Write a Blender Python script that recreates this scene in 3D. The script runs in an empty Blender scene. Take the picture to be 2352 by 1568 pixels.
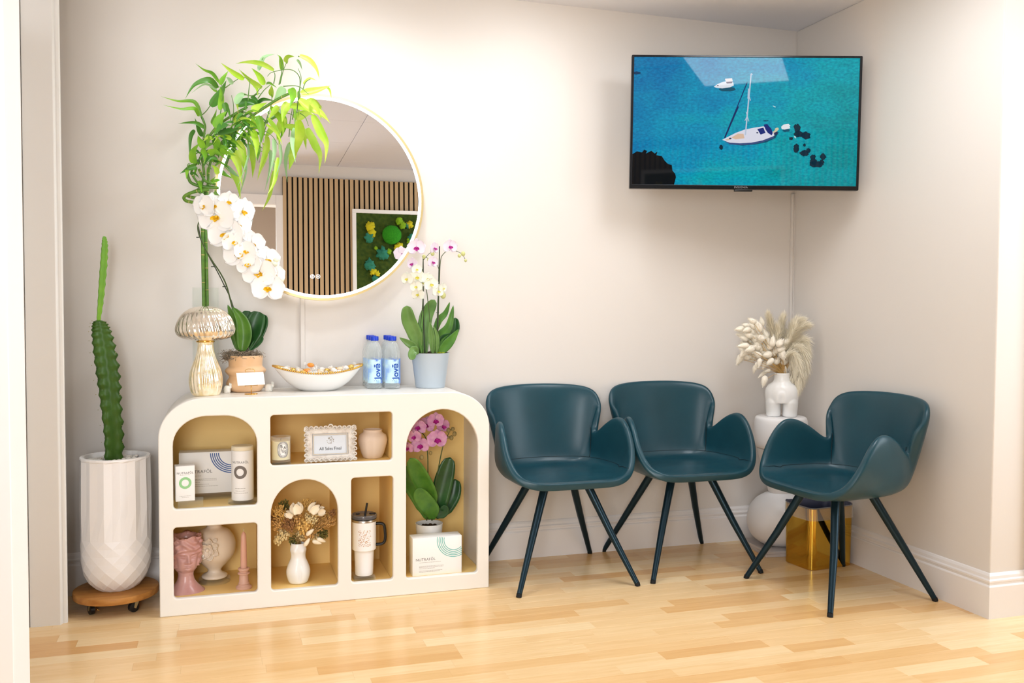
import bpy, bmesh, math, random
from math import sin, cos, pi, sqrt, atan2, exp
from mathutils import Vector, Matrix, noise
random.seed(7)
S = bpy.context.scene
COL = S.collection

# ------------------------------------------------------------------ camera
F = 2096.07; YAW = .3071; PITCH = -.0399; ROLL = .0051
CAM = Vector((.2209, -3.8103, 1.1196))
fw = Vector((sin(YAW)*cos(PITCH), cos(YAW)*cos(PITCH), sin(PITCH)))
_r = Vector((cos(YAW), -sin(YAW), 0)); _u = _r.cross(fw)
RT = _r*cos(ROLL) + _u*sin(ROLL); UP = -_r*sin(ROLL) + _u*cos(ROLL)
cd = bpy.data.cameras.new('camera'); cam = bpy.data.objects.new('camera', cd); COL.objects.link(cam)
M = Matrix.Identity(4)
for i in range(3):
    M[i][0] = RT[i]; M[i][1] = UP[i]; M[i][2] = -fw[i]; M[i][3] = CAM[i]
cam.matrix_world = M
cd.sensor_width = 36; cd.lens = F/2352*36; cd.clip_start = .02
S.camera = cam

# ------------------------------------------------------------------ world, light, exposure
S.view_settings.view_transform = 'Standard'; S.view_settings.look = 'None'
S.view_settings.exposure = -0.2; S.view_settings.gamma = 1; S.view_settings.use_curve_mapping = False
w = bpy.data.worlds.new('world'); S.world = w; w.use_nodes = True
w.node_tree.nodes['Background'].inputs[0].default_value = (.85, .93, 1, 1)
w.node_tree.nodes['Background'].inputs[1].default_value = 3.0
PANEL = 12.0         # strength of the ceiling panels
def area(name, loc, rot, sx, sy, power, col=(1, .97, .93)):
    l = bpy.data.lights.new(name, 'AREA'); l.shape = 'RECTANGLE'; l.size = sx; l.size_y = sy
    l.energy = power; l.color = col
    o = bpy.data.objects.new(name, l); COL.objects.link(o); o.location = loc; o.rotation_euler = rot
    return o
def spot(name, loc, target, power, ang, blend=1, col=(1, .96, .9), rad=.06):
    l = bpy.data.lights.new(name, 'SPOT'); l.energy = power; l.spot_size = ang; l.spot_blend = blend
    l.color = col; l.shadow_soft_size = rad
    o = bpy.data.objects.new(name, l); COL.objects.link(o); o.location = loc
    o.rotation_euler = (Vector(target)-Vector(loc)).to_track_quat('-Z', 'Y').to_euler()
    return o
area('window_daylight', (4.1, -2.5, 1.4), (0, pi/2, 0), 1.6, 1.8, 30, (.90, .95, 1))
area('frontal_fill', (-.45, -4.95, 1.25), (pi/2, 0, 0), 1.0, 1.7, 90, (.92, .96, 1))  # added frontal fill behind the camera, kept out of the mirror's view
area('side_fill_light', (-.95, -2.2, 2.40), (0, 0, 0), .9, 1.6, 26, (.90, .95, 1))  # added fill light over the left side, not a known lamp
area('side_fill_light', (3.55, -2.3, 2.40), (0, 0, 0), .8, 1.2, 9, (.90, .95, 1))  # added fill light over the right bay, not a known lamp
spot('downlight_lamp', (.78, -.62, 2.42), (.70, -.15, 1.2), 42, 2.5, 1, (.92, .96, 1), .1)
spot('downlight_lamp', (1.50, -.60, 2.42), (1.45, -.1, 1.5), 24, 2.5, 1, (.92, .96, 1), .1)

# ------------------------------------------------------------------ helpers
def ray(a, b): return fw + RT*((a-1176)/F) + UP*((784-b)/F)
def at(a, b, y=None, x=None, z=None):       # point of the room seen at a pixel, on a given plane
    d = ray(a, b)
    if x is not None: t = (x-CAM.x)/d.x
    elif y is not None: t = (y-CAM.y)/d.y
    else: t = (z-CAM.z)/d.z
    return CAM + d*t
def scl(p): return F/((Vector(p)-CAM).dot(fw))

MC = {}
def srgb(*c):
    return tuple(((x/255)/12.92 if x/255 <= .04045 else ((x/255+.055)/1.055)**2.4) for x in c) + (1,)
def mat(name, col, rough=.5, metal=0, spec=None, trans=0, emit=None, es=0, noise_=None, bump=None, sheen=0, coat=0, alpha=1, sss=0, ior=1.45):
    if name in MC: return MC[name]
    m = bpy.data.materials.new(name); m.use_nodes = True; MC[name] = m
    nt = m.node_tree; b = nt.nodes['Principled BSDF']
    if len(col) == 3: col = (*col, 1)
    b.inputs['Base Color'].default_value = col
    b.inputs['Roughness'].default_value = rough; b.inputs['Metallic'].default_value = metal
    b.inputs['IOR'].default_value = ior
    if spec is not None: b.inputs['Specular IOR Level'].default_value = spec
    b.inputs['Transmission Weight'].default_value = trans
    b.inputs['Alpha'].default_value = alpha
    if coat: b.inputs['Coat Weight'].default_value = coat; b.inputs['Coat Roughness'].default_value = .08
    if sheen: b.inputs['Sheen Weight'].default_value = sheen
    if sss:
        b.inputs['Subsurface Weight'].default_value = sss
        b.inputs['Subsurface Radius'].default_value = (.02, .012, .008); b.inputs['Subsurface Scale'].default_value = .5
    if emit: b.inputs['Emission Color'].default_value = (*emit[:3], 1); b.inputs['Emission Strength'].default_value = es
    if noise_ or bump:
        tc = nt.nodes.new('ShaderNodeTexCoord')
    if noise_:      # (scale, second colour, lo, hi, (stretch))
        mp = nt.nodes.new('ShaderNodeMapping'); nt.links.new(tc.outputs['Object'], mp.inputs[0])
        mp.inputs['Scale'].default_value = noise_[4] if len(noise_) > 4 else (1, 1, 1)
        n = nt.nodes.new('ShaderNodeTexNoise'); n.inputs['Scale'].default_value = noise_[0]; n.inputs['Detail'].default_value = 5
        nt.links.new(mp.outputs[0], n.inputs['Vector'])
        r = nt.nodes.new('ShaderNodeValToRGB'); r.color_ramp.elements[0].position = noise_[2]; r.color_ramp.elements[1].position = noise_[3]
        c2 = noise_[1] if len(noise_[1]) == 4 else (*noise_[1], 1)
        r.color_ramp.elements[0].color = col; r.color_ramp.elements[1].color = c2
        nt.links.new(n.outputs['Fac'], r.inputs[0]); nt.links.new(r.outputs[0], b.inputs['Base Color'])
    if bump:        # (scale, strength, distance)
        n2 = nt.nodes.new('ShaderNodeTexNoise'); n2.inputs['Scale'].default_value = bump[0]; n2.inputs['Detail'].default_value = 4
        nt.links.new(tc.outputs['Object'], n2.inputs['Vector'])
        bp = nt.nodes.new('ShaderNodeBump'); bp.inputs['Strength'].default_value = bump[1]; bp.inputs['Distance'].default_value = bump[2]
        nt.links.new(n2.outputs['Fac'], bp.inputs['Height']); nt.links.new(bp.outputs[0], b.inputs['Normal'])
    return m

def clear_mat(name, col, opacity, rough=.03, edge=.5):
    # thin clear plastic or glass: mostly see-through, a little body and a clear reflection
    if name in MC: return MC[name]
    m = bpy.data.materials.new(name); m.use_nodes = True; MC[name] = m; nt = m.node_tree; b = nt.nodes['Principled BSDF']
    b.inputs['Base Color'].default_value = (*col[:3], 1); b.inputs['Roughness'].default_value = rough
    out = nt.nodes['Material Output']; tr = nt.nodes.new('ShaderNodeBsdfTransparent'); mx = nt.nodes.new('ShaderNodeMixShader')
    tr.inputs[0].default_value = (.98, .99, .98, 1)
    lw = nt.nodes.new('ShaderNodeLayerWeight'); lw.inputs[0].default_value = .18
    ma = nt.nodes.new('ShaderNodeMath'); ma.operation = 'MULTIPLY_ADD'; ma.inputs[1].default_value = edge; ma.inputs[2].default_value = opacity; ma.use_clamp = True
    nt.links.new(lw.outputs['Facing'], ma.inputs[0]); nt.links.new(ma.outputs[0], mx.inputs[0])
    nt.links.new(tr.outputs[0], mx.inputs[1]); nt.links.new(b.outputs[0], mx.inputs[2]); nt.links.new(mx.outputs[0], out.inputs[0])
    return m
def base_of(parent):
    v = Vector((0, 0, 0))
    while parent is not None: v = v + parent.location; parent = parent.parent
    return v
def obj(name, vf, m, parent=None, smooth=True, local=False, origin=None, angle=None):
    """vf: bmesh or (verts, faces) in world space; local=True when already in the parent's space"""
    me = bpy.data.meshes.new(name)
    if isinstance(vf, bmesh.types.BMesh): vf.to_mesh(me); vf.free()
    else: me.from_pydata([tuple(v) for v in vf[0]], [], vf[1])
    off = Vector((0, 0, 0)) if local or parent is None else base_of(parent)
    if origin is not None: off = off if parent else Vector((0,0,0)); o_loc = Vector(origin)-off; sh = Vector(origin)
    else: o_loc = Vector((0, 0, 0)); sh = off
    if local: sh = o_loc.copy()
    if sh.length > 0:
        for v in me.vertices: v.co = v.co - sh
    if m: me.materials.append(m)
    me.update()
    if smooth:
        me.polygons.foreach_set('use_smooth', [True]*len(me.polygons))
        if angle: me.set_sharp_from_angle(angle=angle)
    o = bpy.data.objects.new(name, me); COL.objects.link(o); o.location = o_loc
    if parent: o.parent = parent
    return o
def tag(o, label, cat, group=None):
    o['label'] = label; o['category'] = cat
    if group: o['group'] = group
    return o
def thing(name, label, cat, loc, group=None, rz=0):
    o = bpy.data.objects.new(name, None); COL.objects.link(o); o.location = loc; o.rotation_euler = (0, 0, rz)
    o.empty_display_size = .05
    return tag(o, label, cat, group)
def struct(o): o['kind'] = 'structure'; return o
def stuff(o): o['kind'] = 'stuff'; return o
def copy_tree(o, parent=None):
    c = o.copy(); COL.objects.link(c)
    if parent: c.parent = parent
    for ch in [k for k in o.children]: copy_tree(ch, c)
    return c
def mod(o, t, **k):
    m = o.modifiers.new(t.lower(), t)
    for a, b in k.items(): setattr(m, a, b)
    return m

def box(x0, x1, y0, y1, z0, z1, bev=0, seg=2, mtx=None):
    bm = bmesh.new(); bmesh.ops.create_cube(bm, size=1)
    for v in bm.verts: v.co = Vector(((x0+x1)/2+v.co.x*(x1-x0), (y0+y1)/2+v.co.y*(y1-y0), (z0+z1)/2+v.co.z*(z1-z0)))
    if bev: bmesh.ops.bevel(bm, geom=bm.edges[:], offset=bev, segments=seg, profile=.5, affect='EDGES')
    if mtx: bmesh.ops.transform(bm, matrix=mtx, verts=bm.verts)
    return bm
def rotbox(c, sx, sy, sz, rz=0, bev=0, rx=0, seg=2):      # box centred at c (bottom centre at c.z)
    mt = Matrix.Translation(Vector(c)) @ Matrix.Rotation(rz, 4, 'Z') @ Matrix.Rotation(rx, 4, 'X')
    return box(-sx/2, sx/2, -sy/2, sy/2, 0, sz, bev, seg, mt)
def merge(*bms):
    out = bmesh.new()
    for b in bms:
        me = bpy.data.meshes.new('t'); b.to_mesh(me); b.free(); out.from_mesh(me); bpy.data.meshes.remove(me)
    return out
def lathe(prof, c, seg=48, fn=None, close=False, sx=1, sy=1):
    """prof: (r, z) list; fn(theta, z, r) -> r"""
    c = Vector(c); vs = []; fs = []
    for (r, z) in prof:
        for k in range(seg):
            t = 2*pi*k/seg; rr = fn(t, z, r) if fn else r
            vs.append((c.x+rr*cos(t)*sx, c.y+rr*sin(t)*sy, c.z+z))
    n = len(prof)
    for i in range(n-1):
        for k in range(seg):
            k2 = (k+1) % seg
            fs.append((i*seg+k, i*seg+k2, (i+1)*seg+k2, (i+1)*seg+k))
    if close:
        fs.append(tuple(range(seg-1, -1, -1))); fs.append(tuple((n-1)*seg+k for k in range(seg)))
    else:
        if prof[0][0] > 1e-6: fs.append(tuple(range(seg-1, -1, -1)))
        if prof[-1][0] > 1e-6: fs.append(tuple((n-1)*seg+k for k in range(seg)))
    return vs, fs
def cr(pts, n=6, closed=False):      # Catmull-Rom through points of any dimension
    P = [tuple(p) for p in pts]; out = []; L = len(P)
    rng = range(L if closed else L-1)
    for i in rng:
        p0 = P[(i-1) % L] if closed or i > 0 else P[0]; p1 = P[i]; p2 = P[(i+1) % L]
        p3 = P[(i+2) % L] if closed or i+2 < L else P[-1]
        for k in range(n):
            t = k/n
            out.append(tuple(.5*((2*b)+(-a+c)*t+(2*a-5*b+4*c-d)*t*t+(-a+3*b-3*c+d)*t**3) for a, b, c, d in zip(p0, p1, p2, p3)))
    if not closed: out.append(P[-1])
    return out
def tube(pts, rad, seg=8, closed=False, flat=1):
    P = [Vector(p[:3]) for p in pts]; n = len(P); vs = []; fs = []
    R = rad if isinstance(rad, (list, tuple)) else [rad]*n
    if len(R) != n: R = [R[0]+(R[-1]-R[0])*i/(n-1) for i in range(n)]
    ref = None
    for i in range(n):
        a = P[i-1] if (i > 0 or closed) else P[i]; b = P[(i+1) % n] if (i < n-1 or closed) else P[i]
        t = (b-a).normalized() if (b-a).length > 1e-9 else Vector((0, 0, 1))
        if ref is None: ref = Vector((0, 1, 0)) if abs(t.y) < .8 else Vector((1, 0, 0))
        s = t.cross(ref).normalized(); q = s.cross(t).normalized(); ref = q
        for k in range(seg):
            th = 2*pi*k/seg; vs.append(P[i]+s*cos(th)*R[i]+q*sin(th)*R[i]*flat)
    for i in range(n if closed else n-1):
        j = (i+1) % n
        for k in range(seg):
            k2 = (k+1) % seg; fs.append((i*seg+k, i*seg+k2, j*seg+k2, j*seg+k))
    if not closed:
        fs.append(tuple(range(seg-1, -1, -1))); fs.append(tuple((n-1)*seg+k for k in range(seg)))
    return vs, fs
def join(*parts):
    vs = []; fs = []
    for v, f in parts:
        o = len(vs); vs += [Vector(p) for p in v]; fs += [tuple(i+o for i in q) for q in f]
    return vs, fs
def ball(c, r, seg=10, rings=7, sx=1, sy=1, sz=1, mt=None):
    vs = []; fs = []; c = Vector(c)
    for i in range(rings+1):
        ph = pi*i/rings
        if i in (0, rings): vs.append(Vector((0, 0, r*sz*cos(ph)))); continue
        for k in range(seg):
            t = 2*pi*k/seg; vs.append(Vector((r*sx*sin(ph)*cos(t), r*sy*sin(ph)*sin(t), r*sz*cos(ph))))
    def ix(i, k): return 0 if i == 0 else (1+(rings-1)*seg if i == rings else 1+(i-1)*seg+k % seg)
    for i in range(rings):
        for k in range(seg):
            q = [ix(i, k), ix(i+1, k), ix(i+1, k+1), ix(i, k+1)]
            q = list(dict.fromkeys(q)); fs.append(tuple(q))
    if mt: vs = [mt @ v for v in vs]
    return [v+c for v in vs], fs
VIEW = Vector((-.25, -1, .05)).normalized()
def leafm(pts, width, fold=.25, twist=0, n=5, prof=None, across=4, wave=0):
    """leaf blade through pts; width in metres"""
    P = [Vector(p) for p in cr([tuple(p) for p in pts], n)]; L = len(P); vs = []; fs = []
    for i, p in enumerate(P):
        u = i/(L-1); a = P[max(0, i-1)]; b = P[min(L-1, i+1)]; t = (b-a).normalized()
        wd = width/2*(prof(u) if prof else max(.012, (sin(pi*min(1, u**.75))**.85)))
        s = t.cross(VIEW)
        s = s.normalized() if s.length > .15 else t.cross(Vector((1, 0, 0))).normalized()
        s = Matrix.Rotation(twist, 3, t) @ s; nn = s.cross(t)
        for k in range(across+1):
            v = k/across*2-1
            vs.append(p + s*v*wd + nn*(abs(v)**1.4*wd*fold + (sin(u*9+v*2)*wave*wd if wave else 0)))
    m = across+1
    for i in range(L-1):
        for k in range(across): fs.append((i*m+k, i*m+k+1, (i+1)*m+k+1, (i+1)*m+k))
    return vs, fs
BAMB = lambda u: max(.03, sin(pi*min(1, (.06+.94*u)**.62))**1.25)
ORCH = lambda u: max(.05, (min(1, u*2.2+.25))*(sqrt(max(0, 1-max(0, (u-.55)/.45)**2.4))))
def text(body, size, loc, m, parent, rot=None, name='lettering', wrapR=None, extrude=.0002, xs=1, bold=0, space=1):
    cu = bpy.data.curves.new('t', 'FONT'); cu.body = body; cu.size = size; cu.extrude = extrude
    cu.align_x = 'CENTER'; cu.align_y = 'CENTER'; cu.space_character = space; cu.offset = bold
    to = bpy.data.objects.new('t', cu); COL.objects.link(to)
    bpy.context.view_layer.update()
    me = bpy.data.meshes.new_from_object(to.evaluated_get(bpy.context.evaluated_depsgraph_get()))
    bpy.data.objects.remove(to); bpy.data.curves.remove(cu)
    # text lies in xy facing +z: stand it up facing -y
    vs = []
    for v in me.vertices:
        vs.append(Vector((v.co.x*xs, -v.co.z, v.co.y)))
    fs = [tuple(p.vertices) for p in me.polygons]; bpy.data.meshes.remove(me)
    if rot: vs = [rot @ v for v in vs]
    if wrapR: vs = [Vector(((wrapR-v.y)*sin(v.x/wrapR), -(wrapR-v.y)*cos(v.x/wrapR), v.z)) for v in vs]
    return vs, fs
def refine(vf, L=.003, n=6):      # split long edges so that a print can follow a curved surface
    bm = bmesh.new(); me = bpy.data.meshes.new('t'); me.from_pydata([tuple(v) for v in vf[0]], [], vf[1]); bm.from_mesh(me); bpy.data.meshes.remove(me)
    bmesh.ops.triangulate(bm, faces=bm.faces[:])
    for _ in range(n):
        e = [x for x in bm.edges if x.calc_length() > L]
        if not e: break
        bmesh.ops.subdivide_edges(bm, edges=e, cuts=1); bmesh.ops.triangulate(bm, faces=[f for f in bm.faces if len(f.verts) > 3])
    bm.verts.index_update(); r = ([v.co.copy() for v in bm.verts], [tuple(v.index for v in f.verts) for f in bm.faces]); bm.free()
    return r
def place(vf, mt): return [mt @ Vector(v) for v in vf[0]], vf[1]
def shape2d(outers, holes, depth, bev=0, bres=2):
    """flat outline(s) with holes in xz, extruded along y from 0 to depth -> (verts, faces)"""
    cu = bpy.data.curves.new('t', 'CURVE'); cu.dimensions = '2D'; cu.fill_mode = 'BOTH'
    cu.extrude = depth/2-bev; cu.bevel_depth = bev; cu.bevel_resolution = bres; cu.offset = -bev
    for o in list(outers)+list(holes):
        sp = cu.splines.new('POLY'); sp.points.add(len(o)-1)
        for p, q in zip(sp.points, o): p.co = (q[0], q[1], 0, 1)
        sp.use_cyclic_u = True
    to = bpy.data.objects.new('t', cu); COL.objects.link(to); bpy.context.view_layer.update()
    me = bpy.data.meshes.new_from_object(to.evaluated_get(bpy.context.evaluated_depsgraph_get()))
    vs = [Vector((v.co.x, depth/2-v.co.z, v.co.y)) for v in me.vertices]
    fs = [tuple(p.vertices) for p in me.polygons]
    bpy.data.objects.remove(to); bpy.data.curves.remove(cu); bpy.data.meshes.remove(me)
    return vs, fs
def rrect(x0, x1, z0, z1, r, rt=None, n=8, rz=None):
    """rounded rectangle; rt: (rx, rz) radii at the two top corners"""
    rt = rt or (r, r); P = []
    for (cx, cz, a0, rx, rz_) in ((x1-r, z0+r, -pi/2, r, r), (x1-rt[0], z1-rt[1], 0, *rt), (x0+rt[0], z1-rt[1], pi/2, *rt), (x0+r, z0+r, pi, r, r)):
        nn = n if rx == r else n*2
        for k in range(nn+1):
            a = a0+pi/2*k/nn; P.append((cx+rx*cos(a), cz+rz_*sin(a)))
    return P
# ------------------------------------------------------------------ materials
WALLC = srgb(229, 223, 217)
m_wall = mat('wall_paint', WALLC, .55, bump=(180, .04, .002), noise_=(1.3, srgb(227, 221, 215), .3, .7))
m_ceil = mat('ceiling_paint', srgb(238, 239, 246), .8, bump=(90, .1, .003))
m_trim = mat('trim_gloss_paint', srgb(238, 233, 230), .3)
m_white = mat('white_gloss', srgb(244, 243, 241), .22)
m_cab = mat('ivory_lacquer', srgb(239, 235, 228), .35, bump=(60, .02, .001))
m_cabin = mat('inside_cream_warm_bounce', srgb(255, 219, 142), .5)  # cream paint with the warm bounced light of the niches put into its colour
m_gold = mat('polished_gold', srgb(222, 178, 92), .18, 1)
m_black = mat('black_plastic', srgb(22, 22, 24), .35)
m_glass = mat('clear_glass', (1, 1, 1), .0, trans=1, ior=1.45)
m_acr = clear_mat('acrylic', (1, .99, .92), .06, .05, .22)
m_leaf = mat('orchid_leaf', srgb(62, 110, 36), .32, noise_=(20, srgb(88, 136, 48), .35, .65))
m_leafd = mat('dark_leaf', srgb(30, 70, 30), .3, noise_=(20, srgb(44, 92, 42), .35, .65))
m_stem = mat('green_stem', srgb(70, 88, 44), .45)
m_stake = mat('dark_stake', srgb(52, 62, 44), .5)
m_petal = mat('white_petal', srgb(255, 255, 255), .5, sss=.08)
m_yel = mat('yellow_centre', srgb(238, 190, 30), .5)
m_bud = mat('green_bud', srgb(205, 208, 140), .5)
m_mag = mat('magenta_lip', srgb(178, 30, 140), .5)
m_pink = mat('pink_petal', srgb(205, 140, 190), .5, noise_=(60, srgb(225, 175, 205), .35, .7), sss=.15)
m_moss = mat('moss', srgb(120, 110, 82), .9, noise_=(80, srgb(170, 155, 130), .35, .65))
m_ink = mat('grey_ink', srgb(105, 100, 98), .6)
m_ink2 = mat('pale_grey_ink', srgb(175, 168, 160), .6)
m_card = mat('white_card', srgb(246, 244, 242), .5)

# ------------------------------------------------------------------ setting
ZC = 2.436; XR = 2.854; YR = -1.227; YF = -3.6
fl = struct(obj('floor', box(-1.6, 4.3, -5.2, .1, -.12, -.012), mat('floor_base', srgb(150, 110, 70), .6)))
# floor boards: every piece takes its own tone through the object colour
def wood_mat(name, island):
    m = bpy.data.materials.new(name); m.use_nodes = True; nt = m.node_tree; b = nt.nodes['Principled BSDF']
    if island:
        g = nt.nodes.new('ShaderNodeNewGeometry'); rnd = g.outputs['Random Per Island']
    else:
        oi = nt.nodes.new('ShaderNodeObjectInfo'); rnd = oi.outputs['Random']
    geo = nt.nodes.new('ShaderNodeNewGeometry')
    cr_ = nt.nodes.new('ShaderNodeValToRGB'); e = cr_.color_ramp.elements
    e[0].position = 0; e[0].color = srgb(224, 174, 114); e[1].position = 1; e[1].color = srgb(246, 218, 172)
    for p, c in ((.12, (232, 187, 128)), (.35, (239, 200, 146)), (.7, (242, 207, 156))):
        k = e.new(p); k.color = srgb(*c)
    nt.links.new(rnd, cr_.inputs[0])
    off = nt.nodes.new('ShaderNodeVectorMath'); off.operation = 'MULTIPLY_ADD'
    comb = nt.nodes.new('ShaderNodeCombineXYZ'); mul = nt.nodes.new('ShaderNodeMath'); mul.operation = 'MULTIPLY'; mul.inputs[1].default_value = 37
    nt.links.new(rnd, mul.inputs[0]); nt.links.new(mul.outputs[0], comb.inputs[0]); nt.links.new(mul.outputs[0], comb.inputs[1])
    off.inputs[1].default_value = (2.2, 26, 1)
    nt.links.new(geo.outputs['Position'], off.inputs[0]); nt.links.new(comb.outputs[0], off.inputs[2])
    n = nt.nodes.new('ShaderNodeTexNoise'); n.inputs['Scale'].default_value = 2.2; n.inputs['Detail'].default_value = 6; n.inputs['Distortion'].default_value = .7
    nt.links.new(off.outputs[0], n.inputs['Vector'])
    mx = nt.nodes.new('ShaderNodeMix'); mx.data_type = 'RGBA'; mx.blend_type = 'MULTIPLY'
    rr = nt.nodes.new('ShaderNodeValToRGB'); rr.color_ramp.elements[0].position = .3; rr.color_ramp.elements[1].position = .62
    rr.color_ramp.elements[0].color = (.86, .77, .64, 1); rr.color_ramp.elements[1].color = (1, 1, 1, 1)
    nt.links.new(n.outputs['Fac'], rr.inputs[0]); mx.inputs[0].default_value = .45
    nt.links.new(cr_.outputs[0], mx.inputs[6]); nt.links.new(rr.outputs[0], mx.inputs[7]); nt.links.new(mx.outputs[2], b.inputs['Base Color'])
    b.inputs['Roughness'].default_value = .24; b.inputs['Specular IOR Level'].default_value = .45
    return m
m_board = wood_mat('beech_strip', False); m_board2 = wood_mat('beech_strip_far', True)
BW = .0655; lens = [.24, .31, .38, .45, .52, .6]
bmesh_cache = {}
def board_mesh(L):
    if L not in bmesh_cache:
        g = .00008
        me = bpy.data.meshes.new('floor_board'); bm = box(g, L-g, g, BW-g, -.012, 0, .0003, 1); bm.to_mesh(me); bm.free(); me.materials.append(m_board); bmesh_cache[L] = me
    return bmesh_cache[L]
rest = []
cnt = 0
row = 0; y = -BW
rs = random.Random(3)
while y > -5.1:
    x = -1.5 - rs.random()*.5
    while x < 4.2:
        L = rs.choice(lens)
        cxm = x+L/2
        # what the camera frames on the floor
        d = Vector((cxm, y, 0))-CAM; zz = d.dot(fw)
        inview = False
        if zz > .5:
            pxx = 1176+F*d.dot(RT)/zz; pyy = 784-F*d.dot(UP)/zz
            inview = -60 < pxx < 2440 and pyy < 1590
        if inview and cnt < 298 and cxm < 2.95 and cxm > -.75:
            o = bpy.data.objects.new('floor_board', board_mesh(L)); COL.objects.link(o); o.location = (x, y, 0); o.parent = fl; cnt += 1
        elif x < 4.2 and x > -1.6:
            rest.append((x, L, y))
        x += L
    y -= BW; row += 1
vs = []; fs = []
for (x, L, y) in rest:
    o = len(vs); g = .0001
    vs += [(x+g, y+g, 0), (x+L-g, y+g, 0), (x+L-g, y+BW-g, 0), (x+g, y+BW-g, 0), (x+g, y+g, -.012), (x+L-g, y+g, -.012), (x+L-g, y+BW-g, -.012), (x+g, y+BW-g, -.012)]
    fs += [(o, o+1, o+2, o+3), (o, o+4, o+5, o+1), (o+1, o+5, o+6, o+2), (o+2, o+6, o+7, o+3), (o+3, o+7, o+4, o)]
stuff(obj('floor_board', (vs, fs), m_board2, fl, smooth=False))

struct(obj('wall_back', box(-1.6, XR+.12, 0, .12, 0, ZC), m_wall, smooth=False))
struct(obj('wall_right', box(XR, XR+.5, YR, .0, 0, ZC, .004), m_wall, smooth=False))
struct(obj('wall_far_right', box(XR+.5, 4.3, YR, YR+.12, 0, ZC), m_wall, smooth=False))
struct(obj('wall_left', box(-1.7, -1.6, -5.2, .12, 0, ZC), m_wall, smooth=False))
wr = struct(obj('wall_window_side', merge(box(4.2, 4.3, -5.2, YR+.12, 0, .6), box(4.2, 4.3, -5.2, YR+.12, 2.2, ZC), box(4.2, 4.3, -1.6, YR+.12, .6, 2.2), box(4.2, 4.3, -5.2, -3.4, .6, 2.2)), m_wall, smooth=False))
struct(obj('window_1', merge(box(4.18, 4.24, -3.44, -3.38, .58, 2.22), box(4.18, 4.24, -1.62, -1.56, .58, 2.22), box(4.18, 4.24, -3.4, -1.6, .56, .62), box(4.18, 4.24, -3.4, -1.6, 2.18, 2.24), box(4.19, 4.23, -2.53, -2.47, .6, 2.2)), m_trim, smooth=False))
struct(obj('wall_hall', box(-1.6, 4.3, -5.3, -5.2, 0, ZC), mat('hall_paint', srgb(190, 172, 152), .6), smooth=False))
# front wall (seen in the mirror): doorway at the left, slatted wood to the right
struct(obj('wall_front', merge(box(.70, 4.2, YF-.12, YF-.02, 0, ZC), box(-1.6, -.75, YF-.12, YF-.02, 0, ZC), box(-.75, .70, YF-.12, YF-.02, 2.1, ZC)), m_wall, smooth=False))
struct(obj('trim_1', merge(box(.62, .70, YF-.02, YF+.005, 0, 2.18, .004), box(-.83, -.75, YF-.02, YF+.005, 0, 2.18, .004), box(-.75, .62, YF-.02, YF+.005, 2.1, 2.18, .004)), m_trim, smooth=False))
sw = tag(obj('slat_wall_panel', box(.672, 4.19, YF-.02, YF-.005, .12, 2.325), mat('black_felt', srgb(18, 16, 15), .95)), 'wooden slat wall panel reflected in the round mirror', 'wall panel')
m_slat = mat('oak_slat', srgb(202, 174, 136), .5, noise_=(14, srgb(184, 154, 114), .35, .7, (1, 1, .08)))
slm = None
for k in range(88):
    x0 = .674+.04*k
    if slm is None:
        o = obj('slat', box(0, .027, 0, .012, .12, 2.325, .001, 1), m_slat, sw, smooth=False); slm = o.data
    else:
        o = bpy.data.objects.new('slat', slm); COL.objects.link(o); o.parent = sw
    o.location = (x0, YF-.005, 0)
# moss picture on the slats
def mp(px, py): return .672+(px-648)*.00346, 2.321-(py-410)*.0034
mo = thing('moss_picture', 'white framed green moss picture reflected in the round mirror', 'picture', (1.75, YF+.007, 1.2))
fy = YF+.008
for (a, b, c, d) in ((1.205, 2.3, 2.055, 2.085), (1.205, 2.3, 1.2, 1.23), (1.205, 1.235, 1.23, 2.055), (2.27, 2.3, 1.23, 2.055)):
    obj('frame_rail', box(a, b, fy, fy+.04, c, d, .002, 1), m_white, mo, smooth=False)
def lump(c, r, seed, m, par, name='moss_clump', flat=.5, amp=.35, ring=14):
    v, f = ball((0, 0, 0), r, 18, ring)
    out = []
    for p in v:
        n_ = noise.noise(p/r*2.2+Vector((seed*3.1, seed, 0)))+.6*noise.noise(p/r*5+Vector((seed, 0, seed)))
        q = p*(1+amp*n_); out.append(Vector((q.x, q.y*flat, q.z))+Vector(c))
    return obj(name, (out, f), m, par)
gv = []; gf = []; NX, NZ = 90, 70
for j in range(NZ+1):
    for i in range(NX+1):
        x = 1.235+(2.27-1.235)*i/NX; z = 1.23+(2.055-1.23)*j/NZ
        gv.append((x, fy+.03+.012*noise.noise(Vector((x*40, z*40, 0)))+.006*noise.noise(Vector((x*90, z*90, 3))), z))
for j in range(NZ):
    for i in range(NX): a = j*(NX+1)+i; gf.append((a+1, a, a+NX+1, a+NX+2))
stuff(obj('moss_bed', (gv, gf), mat('deep_moss', srgb(38, 66, 14), .95, noise_=(35, srgb(70, 88, 22), .3, .7)), mo))
mm = {'y': mat('yellow_moss', srgb(205, 195, 30), .9), 't': mat('teal_moss', srgb(45, 128, 105), .9), 'l': mat('lime_moss', srgb(130, 175, 25), .9), 'g': mat('ball_moss', srgb(30, 120, 12), .95, noise_=(120, srgb(50, 150, 20), .3, .7))}
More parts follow.
